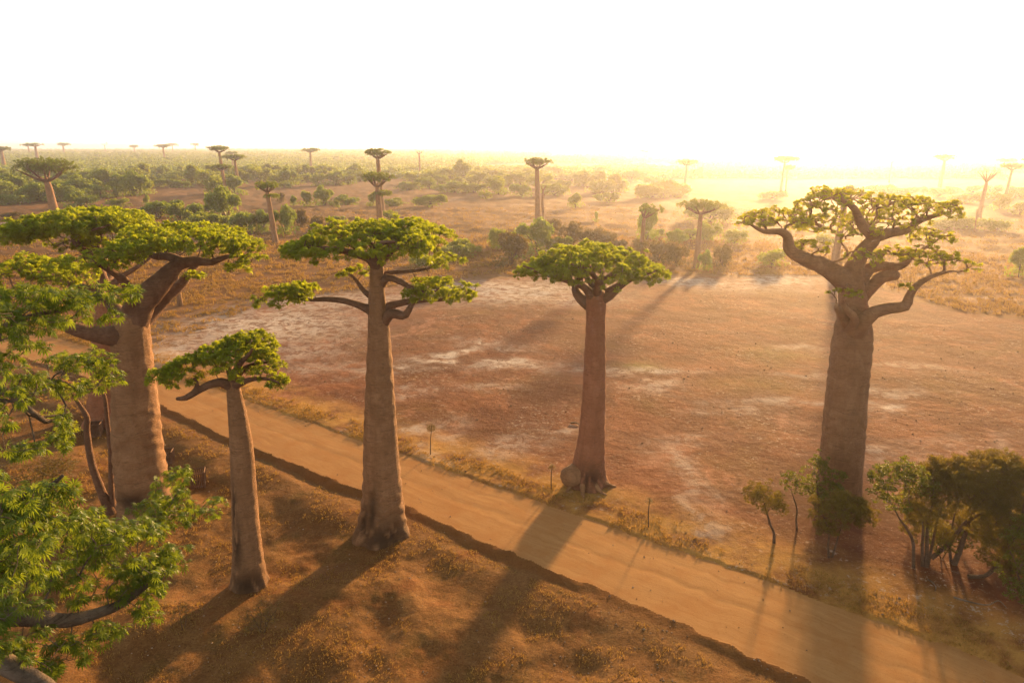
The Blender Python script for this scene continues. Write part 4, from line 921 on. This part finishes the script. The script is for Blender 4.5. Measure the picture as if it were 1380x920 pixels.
small_tree('bush', 'olive undergrowth bush filling the back of the right-hand thicket', 'bush', (1325, 735),
    [[(1325, 735, 0, .06), (1318, 715, 0, .03)], [(1330, 735, 0, .06), (1345, 712, .2, .03)]],
    [(1292, 705, 0, 30, 26, 2.0), (1325, 705, .6, 34, 28, 2.2), (1360, 705, .4, 30, 30, 2.2), (1240, 712, .6, 20, 20, 1.5), (1385, 730, .2, 20, 30, 1.8)], 'feather', spacing=.34, count=14, llen=.14, lwid=.042, spread=.30, nl=5)
small_tree('dead_bush', 'bare pale twigs sticking out of the right-hand thicket at the picture edge', 'dead bush', (1392, 760),
    [[(1392, 762, -.4, .06), (1386, 730, -1.2, .04), (1372, 712, -1.6, .02), (1355, 705, -1.8, .008)], {'on': 0, 'pts': [(1386, 732, -1.2, .035), (1378, 700, -1.6, .02), (1362, 688, -1.8, .008)]}, {'on': 0, 'pts': [(1388, 735, -1.2, .03), (1376, 720, -1.6, .015), (1360, 722, -1.9, .008)]}, {'on': 0, 'pts': [(1386, 728, -1.2, .03), (1386, 695, -1.5, .015), (1376, 675, -1.8, .008)]}],
    None, 'feather', 'bark_pale', stem_name='twig')

# saplings along the far verge
SAP = [((580, 612), 40, 6, 'leafless sapling with a dry spiky top beside the verge, farthest of the three along the road'),
       ((743, 661), 36, 4, 'thin crooked sapling beside the burl of the reddish baobab'),
       ((874, 710), 40, 3, 'dry sapling stake nearest the camera of the three along the road, right of the reddish baobab')]
for (bx, by), h, w, lb in SAP:
    j = rng.uniform(-2, 2)
    small_tree('sapling', ' '.join(lb.split()[:16]), 'sapling', (bx, by), [[(bx, by + 1, 0, .045), (bx + j * .3, by - h * .5, 0, .04), (bx + 1 + j * .4, by - h * .8, 0, .03), (bx + 2, by - h, 0, .012)]],
               [(bx + 1, by - h * .88, 0, w, 3.5, w * .065)], 'shrub_dull', 'twig', spacing=.12, count=6, llen=.14, lwid=.02, spread=.14, nl=3, tip_r=.006, step=.12, group='saplings along the far verge')

# dry bushes in the foreground shade
small_tree('dry_bush', 'dry leafless bush in the shade right below the short scarred baobab', 'dry bush', (352, 852),
    [[(352, 853, 0, .035), (345, 838, 0, .02), (335, 822, 0, .008)], [(356, 853, 0, .03), (362, 836, 0, .02), (372, 822, 0, .008)], [(350, 853, .3, .03), (352, 832, .4, .02), (348, 815, .5, .008)]],
    [(352, 830, 0, 26, 14, 1.3), (335, 838, 0, 14, 9, .9)], 'shrub_dull', 'twig', spacing=.20, count=5, llen=.10, lwid=.014, spread=.16, nl=4, tip_r=.006, step=.15)
small_tree('dry_bush', 'small reddish dry bush between the leafy branches and the short scarred baobab', 'dry bush', (246, 848),
    [[(246, 849, 0, .03), (243, 832, 0, .02), (240, 815, 0, .008)], [(248, 849, .1, .03), (252, 830, .2, .015)]],
    [(245, 826, 0, 12, 14, .7)], 'shrub_dull', 'twig', spacing=.16, count=6, llen=.10, lwid=.016, spread=.14, nl=4, tip_r=.006, step=.15)

def stick(px, pts, r, lb):
    b = GP(*px); P = [GP(x, y) + [0, 0, r * .8 + z] for x, y, z in pts]
    V, F = tube_arrays(spline(P, .15), np.linspace(r, r * .35, len(spline(P, .15))), 6, .3)
    tag(link('fallen_branch', mesh_np('fallen_branch', V - b, F, {'scar': np.zeros(len(V))}, True), M['bark_pale'], None, b), lb, 'fallen branch')
stick((1320, 812), [(1285, 805, 0), (1305, 812, .06), (1330, 816, .03), (1345, 812, .12), (1357, 820, 0)], .06, 'pale crooked fallen branch on the shaded ground below the right thicket')
stick((1257, 785), [(1250, 781, 0), (1256, 786, .08), (1261, 791, .02), (1260, 796, 0)], .05, 'short curved pale branch lying at the roadside shade left of the longer one')
stick((775, 572), [(769, 571, .02), (776, 571, .06), (781, 573, .02)], .10, 'short dark log on the bare pan left of the reddish baobab trunk')

# ------------------------------------------------------------------ slatted crates that guard young plants
def crate(bx, by, wpx, hpx, rot, lb):
    b = GP(bx, by); s = depth_of(b) / FPX; w, h = wpx * s / 1.25, hpx * s; root = thing('wooden_crate', b, lb, 'crate', 'slatted wooden plant guards'); root.rotation_euler.z = rot
    hw0, hw1 = w / 2 * .9, w / 2 * 1.05
    def bar(name, p, q, r, r2=None):
        p, q = np.array(p, float), np.array(q, float); V, F = tube_arrays([p, (p + q) / 2, q], [r] * 3, 4); 
        link(name, mesh_np(name, V, F, {'scar': np.zeros(len(V))}), M['wood'], root)
    for sx in (-1, 1):
        for sy in (-1, 1): bar('corner_post', (sx * hw0, sy * hw0, -.1), (sx * hw1, sy * hw1, h), .07)
    for z, k in ((h - .05, 1.0), (h * .12, .12)):
        hw = hw0 + (hw1 - hw0) * k
        for a, c in (((-1, -1), (1, -1)), ((1, -1), (1, 1)), ((1, 1), (-1, 1)), ((-1, 1), (-1, -1))):
            bar('rail', (a[0] * hw, a[1] * hw, z), (c[0] * hw, c[1] * hw, z), .055)
    for i in range(4):
        a = i * math.pi / 2; ca, sa = round(math.cos(a)), round(math.sin(a)); acc = Acc()
        for k in range(7):
            t = -1 + 2 * (k + .5) / 7
            p0, p1 = np.array([t * hw0, -hw0, 0.]), np.array([t * hw1, -hw1, h - .03 + rng.uniform(-.05, .02)])
            rt = lambda p: np.array([p[0] * ca - p[1] * sa, p[0] * sa + p[1] * ca, p[2]])
            V, F = tube_arrays([rt(p0), rt((p0 + p1) / 2), rt(p1)], [.045] * 3, 4); acc.add(V, F)
        link('slat_panel', acc.mesh('slat_panel', (0, 0, 0), 'scar'), M['wood'], root)
crate(268, 654, 22, 22, .35, 'slatted wooden crate on the red soil between the massive and the short baobab')
crate(226, 624, 18, 19, .2, 'wooden crate mostly hidden behind the right side of the massive baobab trunk')
crate(131, 587, 16, 19, .25, 'wooden crate standing between the stems of the twin-stemmed young tree and the massive trunk')
crate(86, 573, 18, 18, .1, 'wooden crate half hidden behind the near leaves, leftmost of the crates')

# ------------------------------------------------------------------ shrubs on the plain
def shrub_proto(kind, mat, seed):
    r_ = np.random.default_rng(seed); F_all = []
    # unit shrub: 1 m wide, .6 high; lobes of leaf faces, few stems
    lobes = []
    for k in range({'round': 7, 'spread': 9, 'loose': 8}[kind]):
        a = r_.random() * 6.28; d = r_.random() ** .5 * (.30 if kind == 'round' else .40)
        lobes.append((d * math.cos(a), d * math.sin(a), r_.uniform(.24, .46) * (1.15 if kind == 'round' else .9), r_.uniform(.11, .19)))
    C = []
    n = 950 if kind != 'loose' else 560
    for _ in range(n):
        l = lobes[r_.integers(len(lobes))]; v = r_.normal(0, 1, 3); v /= np.linalg.norm(v); q = r_.random() ** .4
        C.append((l[0] + v[0] * l[3] * q, l[1] + v[1] * l[3] * q, max(.04, l[2] + v[2] * l[3] * .85 * q)))
    for _ in range(90):
        a = r_.random() * 6.28; d = r_.uniform(.1, .48); C.append((d * math.cos(a), d * math.sin(a), r_.uniform(.02, .2)))
    C = np.array(C); D = C - np.array([0, 0, .2]); D /= np.linalg.norm(D, axis=1)[:, None]
    V, F, tint = leaf_fans(C, D, 2, .02, .062, .040, 3, .2, .4)
    fm = mesh_np('foliage', V, F, {'tint': tint}); fm.materials.append(M[mat])
    acc = Acc()
    for l in lobes[:6]:
        P = [(0.02 * math.cos(l[0] * 9), .02 * math.sin(l[1] * 9), -.03), (l[0] * .35, l[1] * .35, l[2] * .5), (l[0], l[1], l[2])]
        V, F = tube_arrays(P, [.018, .012, .005], 5, .1); acc.add(V, F)
    sm = acc.mesh('stem', (0, 0, 0), 'scar', True); sm.materials.append(M['twig'])
    return fm, sm
PROTO = {}
for mk, mat in (('g', 'shrub'), ('b', 'shrub_bright'), ('d', 'shrub_dull')):
    for kind in ('round', 'spread', 'loose'):
        for v in range(2): PROTO.setdefault(mk, []).append(shrub_proto(kind, mat, hash((kind, v)) % 1000 if False else {'round': 10, 'spread': 20, 'loose': 30}[kind] + v + ord(mk)))

def shrub(bx, by, w, h, mk, label, group, parts=True, variant=None):
    b = GP(bx, by); s = depth_of(b) / FPX; fm, sm = PROTO[mk][int(rng.integers(6)) if variant is None else variant]
    root = thing('shrub', b, label, 'shrub', group); W, Hh = w * s, h * s / .62
    root.scale = (W * 1.3, W * 1.3, max(.6, Hh * 1.3)); root.rotation_euler.z = rng.random() * 6.28
    link('foliage', fm, None, root); link('stem', sm, None, root)
    return root

# px x, foot y, width, height, tone, label (None = one of a scrub belt told apart by nothing)
SH = [
 (181, 264, 38, 24, 'g', 'large round dark green bush alone in front of the left scrub, left of the front cluster baobab', 0),
 (199, 262, 18, 16, 'b', 'lighter bush touching the right side of the large round dark one', 4),
 (213, 252, 18, 10, 'b', 'small pale bush between the large round dark bush and the low pair', 2),
 (243, 253, 28, 10, 'g', 'low wide bush on open ground left of the front cluster baobab', 3),
 (198, 276, 9, 10, 'b', 'tiny bright bush alone on the open ground below the large round one', 0),
 (290, 262, 24, 22, 'b', 'light green bush immediately left of the front cluster baobab trunk', 2),
 (318, 263, 26, 20, 'g', 'dark round bush at the foot of the right cluster baobab', 1),
 (390, 251, 22, 18, 'g', 'upright green bush on open ground halfway to the lone flat-crowned hazy baobab', 0),
 (384, 254, 16, 9, 'b', 'low pale bush in front of the upright green one on open ground', 2),
 (430, 251, 18, 15, 'b', 'pale loose bush below the lone hazy baobab with thin flat crown', 4),
 (396, 277, 10, 10, 'g', 'small round bush at the left end of the row left of the two in-line baobabs', 0),
 (414, 278, 20, 15, 'b', 'mid-sized round bush, second from the left in the row before the in-line baobabs', 1),
 (438, 277, 25, 19, 'g', 'darkest and tallest bush of the row left of the two in-line baobabs', 0),
 (455, 280, 8, 8, 'b', 'tiny bush just right of the tallest one in the row before the in-line baobabs', 1),
 (466, 276, 30, 11, 'g', 'long low bush at the row left of the two in-line baobabs', 3),
 (502, 278, 16, 14, 'b', 'bright bush touching the left side of the two in-line baobab trunks', 1),
 (530, 277, 32, 9, 'b', 'low pale bush right of the two in-line baobab trunks', 3),
 (379, 273, 11, 12, 'd', 'tiny bare-looking bush right of the slim two-tiered baobab top', 4),
 (214, 293, 52, 20, 'g', 'dark low wide bush above the right part of the massive baobab crown', 2),
 (245, 302, 34, 20, 'b', 'yellowish bush in the middle of the thicket above the massive baobab crown', 0),
 (266, 296, 36, 20, 'g', 'bush at the back of the thicket, left of its tallest one', 2),
 (305, 299, 46, 34, 'g', 'tallest green bush of the thicket left of the slim two-tiered baobab', 0),
 (286, 311, 46, 24, 'b', 'broad bush at the front of the thicket left of the slim two-tiered baobab', 3),
 (333, 312, 42, 24, 'g', 'wide bush standing left of the slim two-tiered baobab trunk', 2),
 (354, 312, 26, 22, 'g', 'bush touching the left side of the slim two-tiered baobab trunk', 1),
 (385, 315, 30, 28, 'g', 'tall bush directly right of the slim two-tiered baobab trunk', 0),
 (406, 308, 20, 24, 'd', 'brownish upright bush second to the right of the slim two-tiered baobab', 4),
 (428, 313, 22, 20, 'd', 'dull brown bush just above the left tip of the tall roadside crown', 4),
 (452, 300, 22, 9, 'b', 'low bush above the crown of the tall roadside tree, left of the in-line baobabs', 3),
 (526, 300, 20, 14, 'b', 'small bright bush right beside the nearer of the two in-line baobabs', 4),
 (579, 277, 36, 14, 'b', 'bright low bush alone on the brown ground right of the in-line baobabs', 3),
 (625, 243, 26, 20, 'g', 'big round dark tree-like bush on the plain left of the lone pale baobab', 0),
 (608, 241, 26, 13, 'g', 'mid-green bush touching the left of the big round dark one', 2),
 (653, 241, 36, 12, 'b', 'long bright bush right of the big round dark one', 3),
 (612, 260, 40, 14, 'g', 'long dark hedge-like bush below the big round dark one', 3),
 (639, 259, 32, 12, 'b', 'paler bush continuing the long dark hedge-like one to the right', 3),
 (655, 268, 15, 9, 'b', 'small bright bush on the brown ground below the paler hedge end', 4),
 (676, 259, 26, 14, 'b', 'rounded yellowish bush left of the dark bush by the lone pale baobab', 1),
 (704, 265, 28, 15, 'g', 'dark bush immediately left of the lone pale baobab trunk', 2),
 (677, 247, 22, 11, 'g', 'hazy bush between the big round dark one and the lone pale baobab', 1),
 (550, 257, 30, 12, 'b', 'pale bush right of the rear in-line baobab trunk', 3),
 (570, 252, 20, 10, 'g', 'dark small bush at the foot of the bare-branched small hazy baobab', 1),
 (752, 252, 28, 10, 'b', 'low hazy bush right of the lone pale baobab crown', 3),
 (785, 251, 24, 15, 'g', 'rounded hazy bush, left one of a pair in the middle of the plain', 0),
 (810, 251, 22, 15, 'g', 'rounded hazy bush, right one of a pair in the middle of the plain', 1),
 (833, 259, 26, 18, 'b', 'taller yellowish hazy bush right of the rounded pair', 0),
 (820, 272, 28, 13, 'b', 'low bright bush in front of the rounded hazy pair', 3),
 (776, 279, 21, 14, 'b', 'single rounded bush on open ground right of the dead trunk', 0),
 (803, 299, 8, 10, 'b', 'tiny bright bush alone on open brown ground above the umbrella crown', 1),
 (879, 267, 38, 17, 'b', 'large glowing yellow bush between the lopsided baobab and the horizon', 2),
 (909, 266, 20, 10, 'b', 'smaller glowing bush right of the large glowing yellow one', 3),
 (688, 358, 46, 36, 'd', 'big twiggy bush beyond the pan, left in front of the middle thicket', 0),
 (679, 336, 30, 26, 'b', 'bright bush behind the big twiggy one at the left of the middle thicket', 2),
 (722, 338, 46, 32, 'g', 'largest green bush of the middle thicket, below the lone pale baobab', 0),
 (704, 322, 22, 16, 'g', 'small dark bush peeking out behind the middle thicket at its left', 1),
 (746, 314, 22, 18, 'd', 'dull bush at the foot of the dead trunk', 4),
 (755, 338, 30, 20, 'b', 'yellowish bush right of the largest green one in the middle thicket', 3),
 (768, 332, 32, 30, 'd', 'tree-like brown bush of the middle thicket, left one of two', 4),
 (792, 333, 32, 24, 'd', 'tree-like brown bush of the middle thicket, right one of two', 5),
 (620, 345, 34, 20, 'b', 'yellow-lit bush showing past the right tip of the tall roadside crown', 2),
 (569, 358, 26, 16, 'g', 'low bush seen below the roadside crown, above its right side branch', 4),
 (600, 352, 22, 12, 'b', 'small bush just above the thin upper right branch of the roadside tree', 4),
 (817, 332, 42, 16, 'd', 'low olive bush behind the top of the umbrella crown', 3),
 (836, 337, 24, 14, 'd', 'small olive bush left of the lopsided baobab trunk', 2),
 (882, 320, 22, 11, 'b', 'bright yellow bush just right of the lopsided baobab trunk', 3),
 (872, 324, 24, 34, 'g', 'tall hazy bush right behind the lopsided baobab trunk', 0),
 (886, 352, 40, 26, 'd', 'brown thicket bush right of the lopsided baobab foot', 5),
 (912, 356, 34, 26, 'd', 'twiggy brown bush between the lopsided and the wide thin-crowned baobab', 4),
 (848, 350, 26, 18, 'd', 'brown bush left of the lopsided baobab foot', 5),
 (930, 322, 28, 14, 'b', 'glowing bush left of the wide thin-crowned baobab trunk', 3),
 (954, 324, 26, 22, 'b', 'glowing bush right of the wide thin-crowned baobab trunk', 4),
 (949, 364, 17, 20, 'g', 'dark round bush at the right foot of the wide thin-crowned baobab', 0),
 (973, 358, 24, 26, 'd', 'bare twiggy bush second right of the wide thin-crowned baobab foot', 4),
 (955, 298, 50, 18, 'b', 'wide glowing bush behind the wide thin crown', 2),
 (989, 328, 28, 16, 'b', 'loose glowing bush left of the big sparse crown tips', 4),
 (1041, 358, 34, 20, 'b', 'yellow bush on the grass behind the left limb of the big sparse baobab', 4),
 (1276, 308, 44, 13, 'b', 'low bright bush right of the big sparse crown', 3),
 (1308, 309, 40, 16, 'b', 'bright bush at the foot of the baobab with bare branches', 2),
 (1343, 311, 28, 12, 'b', 'low loose bush right of the baobab with bare branches', 4),
 (1373, 374, 28, 30, 'b', 'bright green bush cut by the right picture edge above the pan', 0),
 (1374, 289, 24, 13, 'b', 'pale bush near the right edge between the two rows of bushes', 1),
 (1348, 282, 24, 13, 'b', 'pale rounded bush below the small-crowned baobab at the right', 0),
 (1376, 262, 28, 10, 'b', 'hazy low bush at the right edge behind the small-crowned baobab', 3),
 (1040, 268, 30, 10, 'b', 'faint bush at the foot of the two faint baobabs in the sun haze', 3),
 (1110, 330, 24, 12, 'b', 'faint bush behind the upper left limbs of the big sparse baobab', 4),
 (60, 318, 30, 14, 'd', 'dull bush just above the left crown below the stout dark-crowned baobab', 4),
 (15, 296, 26, 9, 'd', 'low brown bush near the left edge below the pale track', 3),
]
for bx, by, w, h, mk, lb, v in SH:
    shrub(bx, by, w, h, mk, ' '.join(lb.split()[:16]), 'shrubs on the dry plain', variant=v)
# belts of look-alike scrub
belts = [
 (560, 940, 238, 264, 34, 30, 12, 'gbb', 'hazy bush in the loose belt right and left of the lone pale baobab crown'),
 (590, 1000, 318, 350, 11, 28, 13, 'gbd', 'olive bush in the middle thicket at the far edge of the bare pan'),
  # x0,x1,y0,y1,count,w,h,tones,label
 (-30, 170, 240, 280, 74, 36, 16, 'ggb', 'olive green bush in the dense scrub belt round the stout dark-crowned baobab'),
 (170, 480, 234, 250, 56, 26, 12, 'gbb', 'small hazy bush in the scrub belt behind the left baobab cluster'),
 (480, 860, 232, 246, 34, 22, 9, 'gbb', 'small hazy bush in the middle scrub belt behind the lone pale baobab'),
 (1180, 1400, 258, 274, 20, 30, 10, 'bb', 'glowing hazy bush in the row below the umbrella-crowned baobab at the upper right')]
for x0, x1, y0, y1, n, w, h, tn, lb in belts:
    g = lb.split(' in the ')[-1]
    for i in range(n):
        bx = x0 + (x1 - x0) * (i + rng.random()) / n; by = y0 + (y1 - y0) * rng.random() ** 1.3
        if x0 < 0 and (55 < bx < 95) and by > 262: continue
        k = rng.uniform(.6, 1.25) * (.6 + .4 * (by - y0) / (y1 - y0) + .1)
        shrub(bx, by, w * k, h * k * rng.uniform(.8, 1.3), tn[int(rng.integers(len(tn)))], lb, 'bushes of the ' + g)

# ------------------------------------------------------------------ uncountable cover: far scrub and dry grass
def far_scrub():
    C = []; S = []
    for _ in range(60000):
        ang = R(rng.uniform(-48, 48)); py = 199 + 42 * rng.random() ** 1.35
        d = 28 / math.tan(R(16) - math.atan((460 - py) / FPX)) ; 
        if d <= 0 or d > 5200: continue
        x, y = d * math.tan(ang), d
        dens = fbm(np.array([x / 170]), np.array([y / 260]), 91, 3)[0]
        left = 1 - np.clip((math.degrees(ang) + 18) / 30, 0, .62)
        if dens < .52 - .28 * left: continue
        C.append((x, y)); S.append(rng.uniform(2.2, 5.0) * (1 + .5 * (rng.random() ** 4)) * min(2.2, max(1, d / 900)))
    C = np.array(C); S = np.array(S); z = ground_h(C[:, 0], C[:, 1])[0]
    K = 26; n = len(C)
    v = rng.normal(0, 1, (n, K, 3)); v /= np.linalg.norm(v, axis=2)[..., None]; v *= rng.random((n, K, 1)) ** .35
    P = np.stack([C[:, 0, None] + v[..., 0] * S[:, None] * .95, C[:, 1, None] + v[..., 1] * S[:, None] * .95, z[:, None] + np.maximum(.1, S[:, None] * (.38 + .42 * v[..., 2]))], -1).reshape(-1, 3)
    s = np.repeat(S, K)[:, None] * .26
    a = rng.normal(0, 1, P.shape); a /= np.linalg.norm(a, axis=1)[:, None]; b = np.cross(a, rng.normal(0, 1, P.shape)); b /= np.linalg.norm(b, axis=1)[:, None]
    V = np.stack([P - a * s, P + b * s * .7, P + a * s, P - b * s * .7], 1).reshape(-1, 3)
    tint = np.repeat(np.repeat(rng.random(n), K) * .7 + .3 * rng.random(n * K), 4)
    tag(link('far_scrub', mesh_np('far_scrub', V, np.arange(len(V)).reshape(-1, 4), {'tint': tint}), M['shrub_far']), 'hazy green scrub covering the plain to the horizon', 'scrub', kind='stuff')
M['shrub_far'] = leaf_mat('far_scrub_leaf', (.06, .12, .014), (.14, .18, .02), (.26, .33, .02), .42)
far_scrub()

def grass():
    n = 150000
    ang = np.radians(rng.uniform(-42, 42, n)); u = rng.random(n); d = 30 * (330 / 30) ** (u ** .9)
    x, y = d * np.sin(ang), d * np.cos(ang)
    h, dl, du, onr = ground_h(x, y)
    pan = in_poly(x, y, PAN) & (du < 0)
    cl = fbm(x / 2.2, y / 2.2, 201, 3)
    keep = ~onr & ((dl > 1.2) & (cl > .53) & (rng.random(n) < .45) | (dl < 0) & ((~pan & (cl > .45)) | ((du < 0) & (du > -3.2) & (cl > .42)) ))
    x, y, h, d, du = x[keep], y[keep], h[keep], d[keep], du[keep]; n = len(x); K = 5
    hh = rng.uniform(.10, .30, (n, K)) * np.clip(d / 75, .55, 2.6)[:, None]; w = hh * .16
    a = rng.random((n, K)) * 6.283; sp = hh * .55
    bx = x[:, None] + rng.normal(0, .10, (n, K)) * np.clip(d / 60, 1, 4)[:, None]; by = y[:, None] + rng.normal(0, .10, (n, K)) * np.clip(d / 60, 1, 4)[:, None]; bz = h[:, None] - .02
    tx, ty, tz = bx + np.cos(a) * sp, by + np.sin(a) * sp, bz + hh
    px, py = -np.sin(a) * w, np.cos(a) * w
    mx, my, mz = bx + np.cos(a) * sp * .35, by + np.sin(a) * sp * .35, bz + hh * .6
    V = np.stack([np.stack([bx, by, bz + 0 * bx], -1), np.stack([mx + px, my + py, mz], -1), np.stack([tx, ty, tz], -1), np.stack([mx - px, my - py, mz], -1)], 2).reshape(-1, 3)
    gt = fbm(x / 9, y / 9, 205, 3); tint = np.repeat(np.clip((gt[:, None] - .3) * 1.6 + rng.normal(0, .2, (n, K)), 0, 1).ravel(), 4)
    tag(link('dry_grass', mesh_np('dry_grass', V, np.arange(len(V)).reshape(-1, 4), {'tint': tint}), M['straw']), 'dry yellow grass tufts on verge and open ground', 'grass', kind='stuff')
grass()

def stones():
    n = 5200
    ang = np.radians(rng.uniform(-40, 40, n)); d = 30 * (150 / 30) ** rng.random(n); x, y = d * np.sin(ang), d * np.cos(ang)
    h, dl, du, onr = ground_h(x, y); k = (fbm(x / 4, y / 4, 301, 3) > .5) & ~(onr & (rng.random(n) < .8)); x, y, h, d = x[k], y[k], h[k], d[k]; n = len(x)
    s = rng.uniform(.025, .07, n) * (1 + 1.0 * rng.random(n) ** 8) * np.clip(d / 60, .8, 1.6)
    base = np.array([(1, 0, 0), (.3, .9, .1), (-.8, .5, 0), (-.7, -.6, .1), (.4, -.9, 0), (.1, .1, .7), (0, 0, -.4)])
    j = 1 + rng.uniform(-.25, .25, (n, 7, 3)); V = (base[None] * j) * s[:, None, None] + np.stack([x, y, h + s * .15], 1)[:, None]
    f = np.array([(0, 1, 5), (1, 2, 5), (2, 3, 5), (3, 4, 5), (4, 0, 5), (1, 0, 6), (2, 1, 6), (3, 2, 6), (4, 3, 6), (0, 4, 6)])
    F = (f[None] + (np.arange(n) * 7)[:, None, None]).reshape(-1, 3)
    m, t, b = new_mat('loose_clods'); b.inputs['Roughness'].default_value = .95
    t.links.new(mix(t, attr(t, 'tint'), (.10, .05, .025), (.34, .24, .16)), b.inputs['Base Color'])
    tag(link('loose_clods', mesh_np('loose_clods', V.reshape(-1, 3), F, {'tint': np.repeat(rng.random(n), 7)}), m), 'scattered clods and small stones on the bare ground', 'stones', kind='stuff')
stones()
